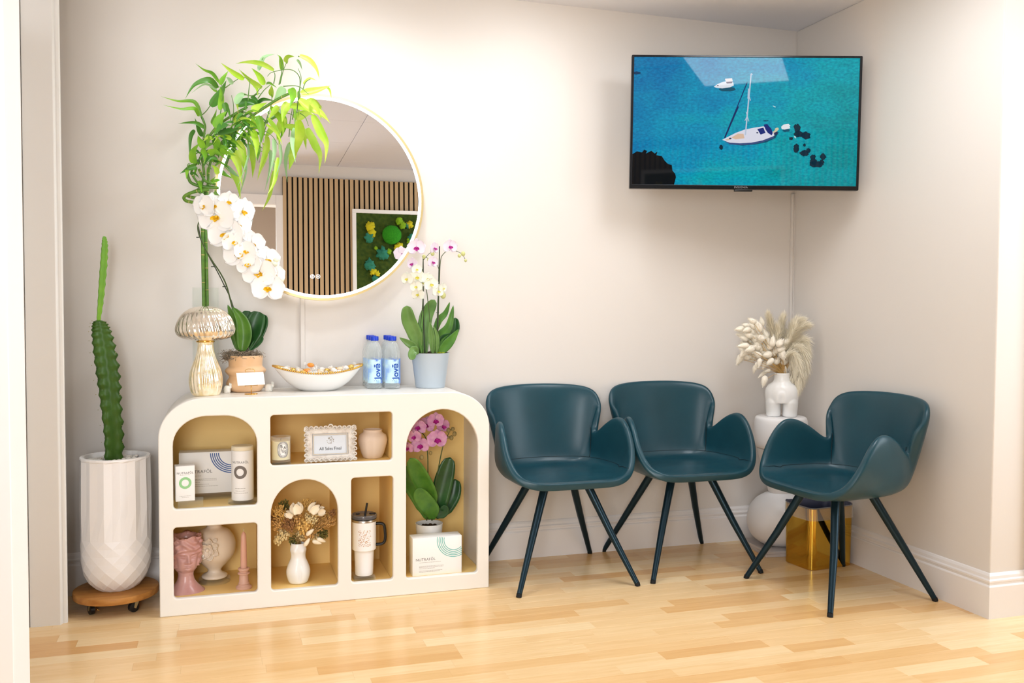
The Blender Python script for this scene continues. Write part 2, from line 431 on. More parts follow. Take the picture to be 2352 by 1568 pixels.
for k, (px, py, r, c) in enumerate([(892, 538, .078, 'g'), (842, 520, .035, 'y'), (846, 535, .03, 'y'), (840, 547, .035, 't'), (870, 583, .045, 't'), (884, 578, .022, 'l'), (840, 610, .04, 't'), (848, 625, .025, 'y'), (857, 630, .022, 'y'), (852, 641, .024, 't'), (908, 567, .036, 'y'), (910, 505, .03, 'l'), (918, 515, .028, 'l'), (934, 512, .026, 'y'), (928, 514, .02, 't'), (940, 545, .035, 't'), (932, 550, .02, 'l'), (855, 570, .014, 'l'), (990, 560, .06, 'g'), (960, 600, .04, 'y'), (980, 620, .05, 't'), (1020, 520, .04, 'l')]):
    x, z = mp(px, py)
    lump((x, fy+.045, z), r, k, mm[c], mo, flat=.55 if c == 'g' else .7, amp=.06 if c == 'g' else .6)

# ceiling: plaster near the window corner, tiles behind
ce = struct(obj('ceiling', box(-1.7, 4.3, -5.3, .12, ZC, ZC+.1), m_ceil, smooth=False))
m_tile = mat('ceiling_tile', srgb(216, 216, 226), .85, bump=(140, .25, .003))
tme = None
for i in range(9):
    for j in range(6):
        if tme is None:
            o = obj('ceiling_tile', box(.0015, .5985, .0015, .5985, -.008, 0, .001, 1), m_tile, ce, smooth=False); tme = o.data
        else:
            o = bpy.data.objects.new('ceiling_tile', tme); COL.objects.link(o); o.parent = ce
        x0 = -1.3+.6*i; y0 = -5.2+.6*j
        o.location = (x0, y0, ZC)
# recessed ceiling panels (lamps of the room)
m_panel = mat('light_panel', (1, 1, 1), .5, emit=(.90, .95, 1), es=PANEL)
def panel(x0, x1, y0, y1, zt, label):
    t = thing('ceiling_light', label, 'ceiling light', ((x0+x1)/2, (y0+y1)/2, zt))
    obj('frame', merge(box(x0-.02, x1+.02, y0-.02, y0, zt-.012, zt), box(x0-.02, x1+.02, y1, y1+.02, zt-.012, zt), box(x0-.02, x0, y0, y1, zt-.012, zt), box(x1, x1+.02, y0, y1, zt-.012, zt)), m_trim, t, smooth=False)
    obj('diffuser', box(x0, x1, y0, y1, zt-.008, zt-.001), m_panel, t, smooth=False)
panel(1.90, 2.40, -2.18, -1.0, ZC, 'rectangular ceiling light panel reflected in the television screen')
def fill_housing(x0, x1, y0, y1, zt, label):      # housing added around a fill light, no known fitting; light set up at the top
    t = thing('ceiling_light', label, 'ceiling light', ((x0+x1)/2, (y0+y1)/2, ZC))
    obj('housing', merge(box(x0-.03, x1+.03, y0-.03, y0, zt-.01, ZC), box(x0-.03, x1+.03, y1, y1+.03, zt-.01, ZC), box(x0-.03, x0, y0, y1, zt-.01, ZC), box(x1, x1+.03, y0, y1, zt-.01, ZC)), m_trim, t, smooth=False)
fill_housing(-1.4, -.5, -3.0, -1.4, 2.40, 'housing of a large added fill light over the left side of the room, outside the frame')
fill_housing(3.15, 3.95, -2.9, -1.7, 2.40, 'housing of an added fill light over the right bay of the room, outside the frame')
struct(obj('fill_light_surround', merge(box(-1.01, -.95, -5.0, -4.93, .34, 2.16), box(.05, .11, -5.0, -4.93, .34, 2.16), box(-.95, .05, -5.0, -4.93, .34, .40), box(-.95, .05, -5.0, -4.93, 2.10, 2.16), box(-1.05, .15, -5.0, -4.90, .30, .34)), m_trim, smooth=False))  # window-like surround added to dress the frontal fill; no known window there
struct(obj('wall_hall_niche', merge(box(-1.6, -1.01, -5.2, -4.98, 0, ZC), box(.11, .16, -5.2, -4.98, 0, ZC), box(-1.01, .11, -5.2, -4.98, 0, .34), box(-1.01, .11, -5.2, -4.98, 2.16, ZC)), MC['hall_paint'], smooth=False))
for (x, y) in ((.78, -.62), (1.50, -.60)):
    t = thing('recessed_downlight', 'round recessed downlight over the %s' % ('mirror' if x < 1.2 else 'middle chair'), 'ceiling light', (x, y, ZC))
    obj('trim_ring', lathe([(.055, 0), (.07, 0), (.07, -.006), (.05, -.006), (.05, -.002)], (x, y, ZC), 32), m_trim, t)
    obj('bulb', lathe([(0, -.0022), (.048, -.002)], (x, y, ZC), 32), m_panel, t)

# baseboards with a moulded profile
def baseboard(name, p0, p1, nrm, mitre0=0, mitre1=0):
    prof = [(0, 0), (.018, 0), (.018, .115), (.016, .119), (.0125, .121), (.0125, .128), (.015, .131), (.015, .137), (.010, .142), (.0085, .152), (.004, .160), (0, .162)]
    p0 = Vector((*p0, 0)); p1 = Vector((*p1, 0)); n = Vector((*nrm, 0)); d = (p1-p0).normalized()
    vs = []; fs = []
    for s, mt in ((p0, mitre0), (p1, mitre1)):
        for (a, z) in prof: vs.append(s+n*a+d*a*mt+Vector((0, 0, z)))
    k = len(prof)
    for i in range(k-1): fs.append((i, i+1, k+i+1, k+i))
    fs.append(tuple(range(k))); fs.append(tuple(range(2*k-1, k-1, -1)))
    bm = bmesh.new(); me = bpy.data.meshes.new('t'); me.from_pydata([tuple(v) for v in vs], [], fs); bm.from_mesh(me); bpy.data.meshes.remove(me)
    bmesh.ops.recalc_face_normals(bm, faces=bm.faces)
    return struct(obj(name, bm, m_trim, smooth=False))
baseboard('baseboard_back', (-1.6, 0), (XR, 0), (0, -1), 0, -1)
baseboard('baseboard_right', (XR, 0), (XR, YR), (-1, 0), 1, 1)
baseboard('baseboard_far_right', (XR, YR), (4.2, YR), (0, -1), -1, 0)
# door casing at the right edge of the frame
a = at(2349, 1400, y=YR)
struct(obj('trim_2', box(a.x, a.x+.09, YR-.03, YR-.0, 0, 2.15, .006), m_trim))
# left: boxed-out wall end with its rounded corner, and the open door in front of it
c0 = at(157, 1430, z=0)
xe = c0.x; ye = c0.y
def prism(poly, z0, z1, bev=0, segs=3):
    bm = bmesh.new(); vb = [bm.verts.new((p[0], p[1], z0)) for p in poly]; f = bm.faces.new(vb)
    r = bmesh.ops.extrude_face_region(bm, geom=[f]); 
    for v in r['geom']:
        if isinstance(v, bmesh.types.BMVert): v.co.z = z1
    bmesh.ops.recalc_face_normals(bm, faces=bm.faces)
    if bev:
        ed = [e for e in bm.edges if abs(e.verts[0].co.z-e.verts[1].co.z) > .1]
        bmesh.ops.bevel(bm, geom=ed, offset=bev, segments=segs, profile=.5, affect='EDGES')
    return bm
struct(obj('wall_left_end', prism([(-1.6, ye), (xe, ye), (xe-.02, ye+.11), (-1.6, ye+.11)], 0, ZC, .012), m_white, smooth=False))
struct(obj('trim_3', prism([(xe-.118, ye-.014), (xe-.021, ye-.014), (xe-.016, ye), (xe-.118, ye)], 0, ZC, .003), m_white, smooth=False))
struct(obj('trim_4', prism([(xe-.19, ye-.03), (xe-.125, ye-.03), (xe-.118, ye), (xe-.19, ye)], 0, ZC, .005), m_white, smooth=False))
b = at(70.4, 1568, y=-1.2)
d1 = Vector((.72, .69)); d2 = Vector((-.69, .72)); P = Vector((b.x, b.y))
th = .046
q0 = P-d1*th
dr = struct(obj('door_1', prism([tuple(q0), tuple(P), tuple(P+d2*.62), tuple(q0+d2*.62)], .01, 2.2, .002, 1), mat('door_paint', srgb(236, 233, 232), .35), smooth=False))

# cord covers
struct(obj('trim_5', box(.522, .540, -.012, 0, .78, 1.16, .003), m_wall, smooth=False))
struct(obj('trim_6', merge(box(2.834, 2.846, -.014, 0, .162, 1.66, .003), box(2.8475, 2.854, -.012, -.0, .162, 1.66, .001)), m_wall, smooth=False))
# ------------------------------------------------------------------ chairs
m_lea = mat('teal_leather', srgb(21, 62, 74), .30, bump=(260, .08, .001), noise_=(6, srgb(24, 69, 82), .3, .7))
m_leg = mat('blue_black_metal', srgb(24, 48, 60), .3, .55)
m_seam = mat('seam_thread', srgb(10, 34, 42), .7)
m_foot = mat('rubber_foot', srgb(10, 12, 14), .7)
def chair_shell():
    RIM = [(0, -.245, .425), (.11, -.245, .425), (.185, -.232, .432), (.236, -.195, .466), (.256, -.150, .54), (.257, -.110, .61), (.252, -.065, .653), (.244, -.015, .656), (.228, .042, .626), (.210, .09, .584), (.200, .122, .572), (.206, .145, .603), (.227, .158, .655), (.249, .163, .708), (.241, .185, .752), (.198, .215, .776), (.10, .245, .785), (0, .252, .787)]
    BAS = [(0, -.205, .428), (.11, -.205, .428), (.168, -.188, .428), (.205, -.15, .432), (.222, -.10, .436), (.226, -.06, .438), (.224, -.02, .438), (.218, .02, .438), (.21, .06, .438), (.198, .09, .438), (.188, .112, .438), (.18, .122, .438), (.17, .132, .438), (.155, .145, .438), (.135, .155, .438), (.10, .165, .438), (.05, .172, .438), (0, .175, .438)]
    mir = lambda L: [(-x, y, z) for (x, y, z) in L[1:-1]][::-1]
    rim = cr(RIM+mir(RIM), 3, True); bas = cr(BAS+mir(BAS), 3, True)
    C0 = Vector((0, -.02, .422)); n = len(rim); rows = []
    for t in range(n):
        R = Vector(rim[t]); B = Vector(bas[t]); h = R.z-B.z
        up = min(1, max(0, h/.12))
        c1 = C0.lerp(B, .5); c2 = C0.lerp(B, .86)+Vector((0, 0, -.003))
        out = Vector((B.x, B.y, 0)); out = out.normalized() if out.length > 0 else out
        c3 = B+out*.012*up+Vector((0, 0, .022*up))
        md = B.lerp(R, .5)+out*.010*up
        if h < .02: c3 = B.lerp(R, .35)+Vector((0, 0, .004)); md = B.lerp(R, .7)+Vector((0, 0, .003))
        rows.append(cr([c1, c2, c3, md, R], 4))
    m = len(rows[0]); vs = [C0]; fs = []
    for r in rows: vs += [Vector(p) for p in r]
    def ix(t, k): return 1+(t % n)*m+k
    for t in range(n):
        fs.append((0, ix(t, 0), ix(t+1, 0)))
        for k in range(m-1): fs.append((ix(t, k), ix(t, k+1), ix(t+1, k+1), ix(t+1, k)))
    return vs, fs, rows, n, m
def make_chair():
    t = thing('armchair', 'x', 'chair', (0, 0, 0), 'teal leather armchairs along the walls')
    vs, fs, rows, n, m = chair_shell()
    bm = bmesh.new(); me = bpy.data.meshes.new('t'); me.from_pydata([tuple(v) for v in vs], [], fs); bm.from_mesh(me); bpy.data.meshes.remove(me)
    bmesh.ops.recalc_face_normals(bm, faces=bm.faces)
    up = sum((f.normal.z for f in bm.faces if f.calc_center_median().xy.length < .12), 0)
    if up < 0: bmesh.ops.reverse_faces(bm, faces=bm.faces)
    sh = obj('shell', bm, m_lea, t, local=True)
    mod(sh, 'SOLIDIFY', thickness=.030, offset=-1, use_even_offset=False)
    mod(sh, 'SMOOTH', factor=.5, iterations=5)
    mod(sh, 'SUBSURF', levels=2, render_levels=2)
    # seams: seat to wall line and the two lines between back and arms
    def sp(tt, k, lift=.0014):
        p = Vector(rows[tt % n][k]); q = Vector(rows[tt % n][k-1]) if k else p
        c = Vector((0, -.05, .62)); return p+(c-p).normalized()*lift
    a0 = 9; kk = lambda tt: min(m-1, 8+int(2.4*max(0, 12-min(tt, n-tt)))); seam = [sp(tt, kk(tt)) for tt in range(a0, n-a0+1)]
    obj('seam', tube(cr(seam, 2), .0017, 5), m_seam, sh, local=True)
    for s in (1, -1):
        tt = 32 if s == 1 else n-32
        obj('seam', tube(cr([sp(tt, k) for k in range(8, m)], 2), .0017, 5), m_seam, sh, local=True)
        # piping along the rim
    obj('under_frame', merge(box(-.12, .12, -.11, .10, .383, .398, .004), box(-.03, .03, -.10, .09, .372, .384, .003)), m_leg, t, local=True)
    for sx in (-1, 1):
        for sy in (-1, 1):
            lg = obj('leg', tube([(sx*.088, sy*.085-.008, .397), (sx*.168, sy*.166, .2), (sx*.247, sy*.247, .012)], [.0175, .0145, .0105], 20), m_leg, t, local=True, angle=.9)
            obj('foot_cap', tube([(sx*.2475, sy*.2475, .013), (sx*.2505, sy*.2505, 0)], [.0108, .0108], 16), m_foot, lg, local=True, angle=.9)
    return t
ch1 = make_chair()
ch2 = copy_tree(ch1); ch3 = copy_tree(ch1)
ch1.location = (1.546, -.274, 0); ch1.rotation_euler.z = .0
ch2.location = (2.119, -.262, 0); ch2.rotation_euler.z = .0
ch3.location = (2.537, -.790, 0); ch3.rotation_euler.z = -pi/2+.07
ch1['label'] = 'teal leather armchair standing right beside the cream arched cabinet'
ch2['label'] = 'teal leather armchair in the middle, between the two other armchairs'
ch3['label'] = 'teal leather armchair turned sideways against the right wall, in front of the gold bin'

# ------------------------------------------------------------------ cabinet
CX0, CX1, CYF, CYB, CH = 0.0, 1.22, -.373, -.022, .781
cab = thing('arched_cabinet', 'ivory open cabinet with arched and square niches under the round mirror', 'cabinet', (.61, -.2, 0))
outer = rrect(CX0, CX1, 0, CH, .004, (.155, .14), 10)
cells = {'arch_left': (.048, .337, .384, .716, (.115, .105)), 'square_left': (.047, .336, .062, .3195, None), 'wide': (.3845, .8345, .5252, .712, None),
         'arch_mid': (.3845, .629, .061, .469, (.1222, .125)), 'square_mid': (.6785, .838, .0645, .4655, None), 'arch_right': (.888, 1.1735, .063, .7148, (.1427, .150))}
holes = [rrect(c[0], c[1], c[2], c[3], .013, c[4], 5) for c in cells.values()]
fr = shape2d([outer], holes, .024, .004)
obj('front', ([v+Vector((0, CYF, 0)) for v in fr[0]], fr[1]), m_cab, cab, angle=.6)
# carcase behind the front: outer skin
inner = rrect(CX0+.017, CX1-.017, .017, CH-.017, .004, (.138, .123), 10)
ck = shape2d([outer], [inner], CYB-CYF-.024, .0)
obj('carcase', ([v+Vector((0, CYF+.024, 0)) for v in ck[0]], ck[1]), m_cab, cab, angle=.6)
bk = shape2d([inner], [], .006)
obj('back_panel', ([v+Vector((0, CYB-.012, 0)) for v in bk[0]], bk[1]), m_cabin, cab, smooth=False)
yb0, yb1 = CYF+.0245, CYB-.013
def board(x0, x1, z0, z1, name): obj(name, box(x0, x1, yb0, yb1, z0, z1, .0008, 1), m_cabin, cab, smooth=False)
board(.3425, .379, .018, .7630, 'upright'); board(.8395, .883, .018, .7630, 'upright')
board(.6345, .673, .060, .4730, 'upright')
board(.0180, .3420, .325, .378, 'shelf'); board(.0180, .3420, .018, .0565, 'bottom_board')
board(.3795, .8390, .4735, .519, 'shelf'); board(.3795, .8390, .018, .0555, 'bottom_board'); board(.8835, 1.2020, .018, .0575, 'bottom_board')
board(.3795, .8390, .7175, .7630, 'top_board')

# ------------------------------------------------------------------ mirror
MX, MZ, MR = .6087, 1.549, .4155
mir = thing('round_mirror', 'large round wall mirror with thin gold frame and lit rim', 'mirror', (MX, -.004, MZ))
tilt = -.03
MT = Matrix.Translation((MX, -.036, MZ)) @ Matrix.Rotation(-tilt*-1, 4, 'X')
def ringm(r0, r1, y0, y1, seg=128):      # flat ring facing -y in mirror space
    vs = []; fs = []
    for (r, y) in ((r0, y0), (r1, y0), (r1, y1), (r0, y1)):
        for k in range(seg): a = 2*pi*k/seg; vs.append(Vector((r*cos(a), y, r*sin(a))))
    for i in range(4):
        for k in range(seg): k2 = (k+1) % seg; j = (i+1) % 4; fs.append((i*seg+k, i*seg+k2, j*seg+k2, j*seg+k))
    return vs, fs
obj('frame', place(ringm(MR-.010, MR, -.012, .016), MT), mat('brushed_gold', srgb(240, 220, 164), .38, 1), mir, angle=.7)
def disc(r, y0, y1, seg=128):
    vs = [Vector((r*cos(2*pi*k/seg), y, r*sin(2*pi*k/seg))) for y in (y0, y1) for k in range(seg)]
    fs = [tuple(range(seg)), tuple(range(2*seg-1, seg-1, -1))]+[(k, k+seg, (k+1) % seg+seg, (k+1) % seg) for k in range(seg)]
    return vs, fs
obj('mirror_glass', place(disc(MR-.021, -.009, .008), MT), mat('mirror_silver', (.93, .93, .93), .0, 1), mir, smooth=False)
obj('light_ring', place(ringm(MR-.021, MR-.010, -.0095, .004), MT), mat('led_ring', (1, 1, 1), .5, emit=(1, .99, 1), es=7.0), mir, angle=.7)
obj('backing', place(disc(MR-.05, .0165, .024), MT), m_black, mir, smooth=False)
m_icon = mat('lit_icon', (1, 1, 1), .5, emit=(.85, .85, 1), es=1.6)
for k, (px, py) in enumerate(((717, 635), (730, 635))):
    p = at(px, py, y=-.046)
    q = MT.inverted() @ p; q.y = 0
    bits = [ringm(.0072, .0086, -.0099, -.0092, 32)]
    if k == 0: bits += [(lambda v, f: ([p_ for p_ in v], f))(*ringm(.003, .0042, -.0099, -.0092, 20)), ([Vector((-.0006, -.0099, 0)), Vector((.0006, -.0099, 0)), Vector((.0006, -.0099, .0055)), Vector((-.0006, -.0099, .0055))], [(0, 1, 2, 3)])]
    else: bits += [ringm(.002, .0034, -.0099, -.0092, 20)]
    obj('touch_button', place(join(*bits), MT @ Matrix.Translation(q)), m_icon, mir, smooth=False)

# ------------------------------------------------------------------ television
TW, TH = .97, .562
n_tv = Vector((-sin(.3297)*cos(.0157), -cos(.3297)*cos(.0157), -sin(.0157)))
r0 = Vector((cos(.3297), -sin(.3297), 0)); u0 = r0.cross(-n_tv).normalized()
r_tv = r0*cos(-.0074)+u0*sin(-.0074); u_tv = -r0*sin(-.0074)+u0*cos(-.0074)
TM = Matrix.Identity(4)
for i in range(3): TM[i][0] = r_tv[i]; TM[i][1] = -n_tv[i]; TM[i][2] = u_tv[i]; TM[i][3] = (2.3389, -.3882, 1.8967)[i]
tv = thing('television', 'wall-mounted flat television showing a sailing boat on turquoise water', 'television', (2.3389, -.3882, 1.8967))
fr = shape2d([rrect(-TW/2, TW/2, -TH/2, TH/2, .004, None, 4)], [rrect(-TW/2+.0105, TW/2-.0105, -TH/2+.018, TH/2-.0085, .0005, None, 2)], .03, .0015)
obj('bezel', place(fr, TM), mat('glossy_black', srgb(16, 18, 24), .18), tv, angle=.6)
obj('back_cover', box(-TW/2+.004, TW/2-.004, .028, .05, -TH/2+.004, TH/2-.004, .004, 2, TM), m_black, tv, angle=.6)
# picture on the screen: water material, then flat shapes a hair in front of it
def screen_mat(name, col, col2=None, sc=1, es=.8):
    m = bpy.data.materials.new(name); m.use_nodes = True; nt = m.node_tree; b = nt.nodes['Principled BSDF']
    b.inputs['Base Color'].default_value = (.004, .004, .005, 1); b.inputs['Roughness'].default_value = .03; b.inputs['IOR'].default_value = 1.31
    b.inputs['Emission Strength'].default_value = es; b.inputs['Emission Color'].default_value = srgb(*col)
    return m, nt, b
m_water, nt, b = screen_mat('screen_water', (0, 150, 190), es=1.0)
tc = nt.nodes.new('ShaderNodeTexCoord'); sp_ = nt.nodes.new('ShaderNodeSeparateXYZ'); nt.links.new(tc.outputs['Generated'], sp_.inputs[0])
rp = nt.nodes.new('ShaderNodeValToRGB'); ee = rp.color_ramp.elements
mixv = nt.nodes.new('ShaderNodeMath'); mixv.operation = 'MULTIPLY_ADD'; mixv.inputs[1].default_value = .75; nt.links.new(sp_.outputs['X'], mixv.inputs[0])
nz = nt.nodes.new('ShaderNodeMath'); nz.operation = 'MULTIPLY_ADD'; nz.inputs[1].default_value = -.28; nz.inputs[2].default_value = .22; nt.links.new(sp_.outputs['Z'], nz.inputs[0]); nt.links.new(nz.outputs[0], mixv.inputs[2])
n1 = nt.nodes.new('ShaderNodeTexNoise'); n1.inputs['Scale'].default_value = 5; n1.inputs['Detail'].default_value = 6; nt.links.new(tc.outputs['Generated'], n1.inputs['Vector'])
ad = nt.nodes.new('ShaderNodeMath'); ad.operation = 'MULTIPLY_ADD'; ad.inputs[1].default_value = 1.1; nt.links.new(n1.outputs['Fac'], ad.inputs[0]); nt.links.new(mixv.outputs[0], ad.inputs[2])
sb = nt.nodes.new('ShaderNodeMath'); sb.operation = 'SUBTRACT'; sb.inputs[1].default_value = .52; nt.links.new(ad.outputs[0], sb.inputs[0]); nt.links.new(sb.outputs[0], rp.inputs[0])
ee[0].position = 0; ee[0].color = srgb(0, 118, 178); ee[1].position = 1; ee[1].color = srgb(0, 142, 152)
k = ee.new(.35); k.color = srgb(0, 146, 190); k = ee.new(.65); k.color = srgb(0, 162, 182)
n2 = nt.nodes.new('ShaderNodeTexNoise'); n2.inputs['Scale'].default_value = 70; n2.inputs['Detail'].default_value = 4; nt.links.new(tc.outputs['Generated'], n2.inputs['Vector'])
r2 = nt.nodes.new('ShaderNodeValToRGB'); r2.color_ramp.elements[0].position = .35; r2.color_ramp.elements[1].position = .72
r2.color_ramp.elements[0].color = (.62, .74, .78, 1); r2.color_ramp.elements[1].color = (1.0, 1.45, 1.25, 1)
nt.links.new(n2.outputs['Fac'], r2.inputs[0])
mx = nt.nodes.new('ShaderNodeMix'); mx.data_type = 'RGBA'; mx.blend_type = 'MULTIPLY'; mx.inputs[0].default_value = .8
nt.links.new(rp.outputs[0], mx.inputs[6]); nt.links.new(r2.outputs[0], mx.inputs[7]); 
n3 = nt.nodes.new('ShaderNodeTexNoise'); n3.inputs['Scale'].default_value = 7; n3.inputs['Detail'].default_value = 5
mp3 = nt.nodes.new('ShaderNodeMapping'); mp3.inputs['Scale'].default_value = (1, 1, 2.6); nt.links.new(tc.outputs['Generated'], mp3.inputs[0]); nt.links.new(mp3.outputs[0], n3.inputs['Vector'])
r3 = nt.nodes.new('ShaderNodeValToRGB'); r3.color_ramp.elements[0].position = .58; r3.color_ramp.elements[1].position = .72
r3.color_ramp.elements[0].color = (1, 1, 1, 1); r3.color_ramp.elements[1].color = (.45, .62, .66, 1); nt.links.new(n3.outputs['Fac'], r3.inputs[0])
gx = nt.nodes.new('ShaderNodeMath'); gx.operation = 'MULTIPLY'; gx.use_clamp = True; nt.links.new(sp_.outputs['X'], gx.inputs[0]); nt.links.new(sp_.outputs['Z'], gx.inputs[1])
mx2 = nt.nodes.new('ShaderNodeMix'); mx2.data_type = 'RGBA'; mx2.blend_type = 'MULTIPLY'; nt.links.new(gx.outputs[0], mx2.inputs[0])
nt.links.new(mx.outputs[2], mx2.inputs[6]); nt.links.new(r3.outputs[0], mx2.inputs[7]); nt.links.new(mx2.outputs[2], b.inputs['Emission Color'])
SX0, SX1, SZ0, SZ1 = -TW/2+.0105, TW/2-.0105, -TH/2+.018, TH/2-.0085
scr = obj('screen', box(SX0-.001, SX1+.001, .004, .01, SZ0-.001, SZ1+.001, 0, 1, Matrix.Identity(4)), None, tv, local=True, smooth=False)
scr.data.materials.append(m_water)
rotm = TM.to_3x3().to_4x4()
scr.matrix_local = rotm
cols = {}
def sm(c):
    if c not in cols: cols[c] = screen_mat('screen_colour', c, es=1.0)[0]
    return cols[c]
def pic(name, polys, c, lift=.0002):      # polygons in the pixels of a 2352x1411 close view of the television
    for P in polys:
        vs = []; fs = []; o = 0
        for (x, y) in P:
            v = (y-115)/(1278-115); L = 147+(122-147)*v; R = 2178+(2140-2178)*v; u = (x-L)/(R-L)
            top = 113+17*u; bot = 1265+20*u; vv = (y-top)/(bot-top)
            u = min(1, max(0, u)); vv = min(1, max(0, vv))
            vs.append((SX0+(SX1-SX0)*u, .004-lift, SZ1+(SZ0-SZ1)*vv))
        fs.append(tuple(range(o, o+len(P))))
        obj(name, (vs, fs), sm(c), scr, local=True, smooth=False)
def blob(cx, cy, rx, ry, n=26, s=0, amp=.25):
    return [(cx+rx*cos(2*pi*k/n)*(1+amp*noise.noise(Vector((cos(2*pi*k/n)*2.3, sin(2*pi*k/n)*2.3, s*7.7)))*1.6), cy+ry*sin(2*pi*k/n)*(1+amp*noise.noise(Vector((cos(2*pi*k/n)*2.3, sin(2*pi*k/n)*2.3, s*7.7+3)))*1.6)) for k in range(n)]
line = lambda x0, y0, x1, y1, w: [(x0-w, y0), (x0+w, y0), (x1+w, y1), (x1-w, y1)]
pic('dark_rock', [[(120, 990), (170, 965), (215, 975), (235, 950), (262, 962), (250, 985), (300, 960), (330, 985), (355, 968), (345, 1000), (395, 1010), (420, 1050), (450, 1080), (485, 1090), (490, 1140), (515, 1170), (522, 1200), (505, 1268), (115, 1268)]], (3, 8, 12))
pic('dark_rock', [blob(168, 258, 36, 13, s=1)], (4, 60, 100))
pic('seaweed', [blob(1612, 755, 30, 38, s=2), blob(1625, 810, 40, 30, s=3), blob(1690, 822, 45, 32, s=4), blob(1560, 850, 18, 14, s=5), blob(1605, 940, 28, 40, s=6), blob(1680, 985, 40, 28, s=7), blob(1755, 1020, 24, 26, s=8), blob(1785, 1085, 58, 32, s=9), blob(1845, 1015, 26, 30, s=10), blob(1715, 960, 20, 22, s=11), blob(1680, 910, 12, 14, s=12), blob(930, 930, 16, 22, s=13), blob(1760, 1060, 35, 28, s=14), blob(1835, 1065, 22, 20, s=15)], (4, 44, 62))
pic('boat_shadow', [blob(985, 405, 80, 20, s=16, amp=.15), [(1000, 900), (1120, 915), (1230, 905), (1340, 885), (1420, 845), (1450, 790), (1400, 800), (1300, 860), (1100, 895)], blob(1515, 778, 34, 14, s=17), blob(1335, 690, 24, 5, s=18, amp=.5)], (0, 84, 110), .0002)
pic('motor_boat', [[(865, 382), (900, 358), (950, 338), (1000, 332), (1040, 345), (1045, 372), (1010, 388), (940, 398), (885, 392)]], (232, 236, 244), .0003)
pic('motor_boat', [[(965, 312), (1028, 306), (1036, 335), (972, 338)]], (242, 232, 232), .00045)
pic('motor_boat', [[(975, 339), (1030, 336), (1030, 352), (980, 354)], blob(900, 373, 9, 5, s=3)], (110, 90, 110), .0004)
pic('sailing_boat', [[(940, 862), (985, 838), (1060, 800), (1140, 770), (1230, 752), (1310, 740), (1360, 760), (1400, 795), (1410, 822), (1380, 845), (1300, 870), (1200, 890), (1100, 895), (1010, 890)]], (226, 226, 240), .0003)
pic('sailing_boat', [[(955, 872), (1010, 888), (1100, 893), (1200, 888), (1300, 868), (1400, 830), (1405, 845), (1300, 885), (1200, 905), (1100, 910), (1010, 903)]], (60, 80, 130), .00035)
pic('sailing_boat', [[(1020, 842), (1080, 806), (1132, 808), (1140, 848), (1060, 858)], [(965, 862), (1005, 846), (1020, 858), (985, 868)]], (226, 192, 165), .0004)
pic('sailing_boat', [[(1255, 765), (1310, 752), (1330, 800), (1285, 815)], [(1312, 725), (1345, 720), (1380, 760), (1395, 800), (1385, 822), (1350, 800), (1330, 770)]], (20, 40, 120), .0005)
pic('sailing_boat', [[(1395, 790), (1440, 750), (1450, 765), (1410, 812)], blob(1430, 765, 16, 11, s=3)], (215, 205, 170), .00055)
pic('sailing_boat', [[(1405, 800), (1435, 785), (1440, 810), (1410, 825)], blob(1012, 850, 11, 7, s=1), blob(1255, 798, 9, 6, s=2)], (40, 50, 90), .0006)
pic('mast', [line(1200, 272, 1148, 820, 6), line(1175, 450, 1196, 508, 3), line(1155, 610, 1180, 695, 3), line(1160, 655, 1144, 690, 3), line(1178, 400, 1172, 490, 5), blob(1203, 272, 11, 8, s=4)], (190, 205, 225), .0007)
pic('forestay', [line(1165, 345, 960, 845, 5)], (10, 50, 110), .0004)
pic('forestay', [line(1085, 560, 962, 845, 7)], (12, 40, 95), .00045)
pic('dinghy', [[(1470, 745), (1490, 725), (1535, 718), (1555, 735), (1545, 742), (1552, 758), (1500, 770), (1475, 765)]], (235, 238, 242), .0003)
pic('dinghy', [[(1395, 552), (1420, 562), (1418, 572), (1398, 560)], [(1582, 828), (1600, 830), (1604, 850), (1592, 845)]], (190, 225, 225), .0003)
obj('sensor', box(-.038, .038, .0, .02, -TH/2-.008, -TH/2+.002, .002, 2, TM), m_black, tv)
tx = text('INSIGNIA', .0125, None, None, None, space=1.15)
obj('lettering', place(([v+Vector((-.012, -.0005, -TH/2+.0085)) for v in tx[0]], tx[1]), TM), mat('dim_silver', srgb(150, 150, 155), .4, .5), tv, smooth=False)
# wall mount
obj('mount_plate', box(-.13, .13, .05, .062, -.12, .12, .002, 1, TM), m_black, tv, smooth=False)
pc = TM @ Vector((0, .06, 0)); cw = Vector((XR-.012, -.09, 1.9))
obj('mount_arm', tube([pc, (pc+cw)/2+Vector((-.03, .03, 0)), cw], .016, 10), m_black, tv)
obj('wall_plate', box(XR-.012, XR-.0005, -.15, -.03, 1.78, 2.02, .002, 1), m_black, tv, smooth=False)
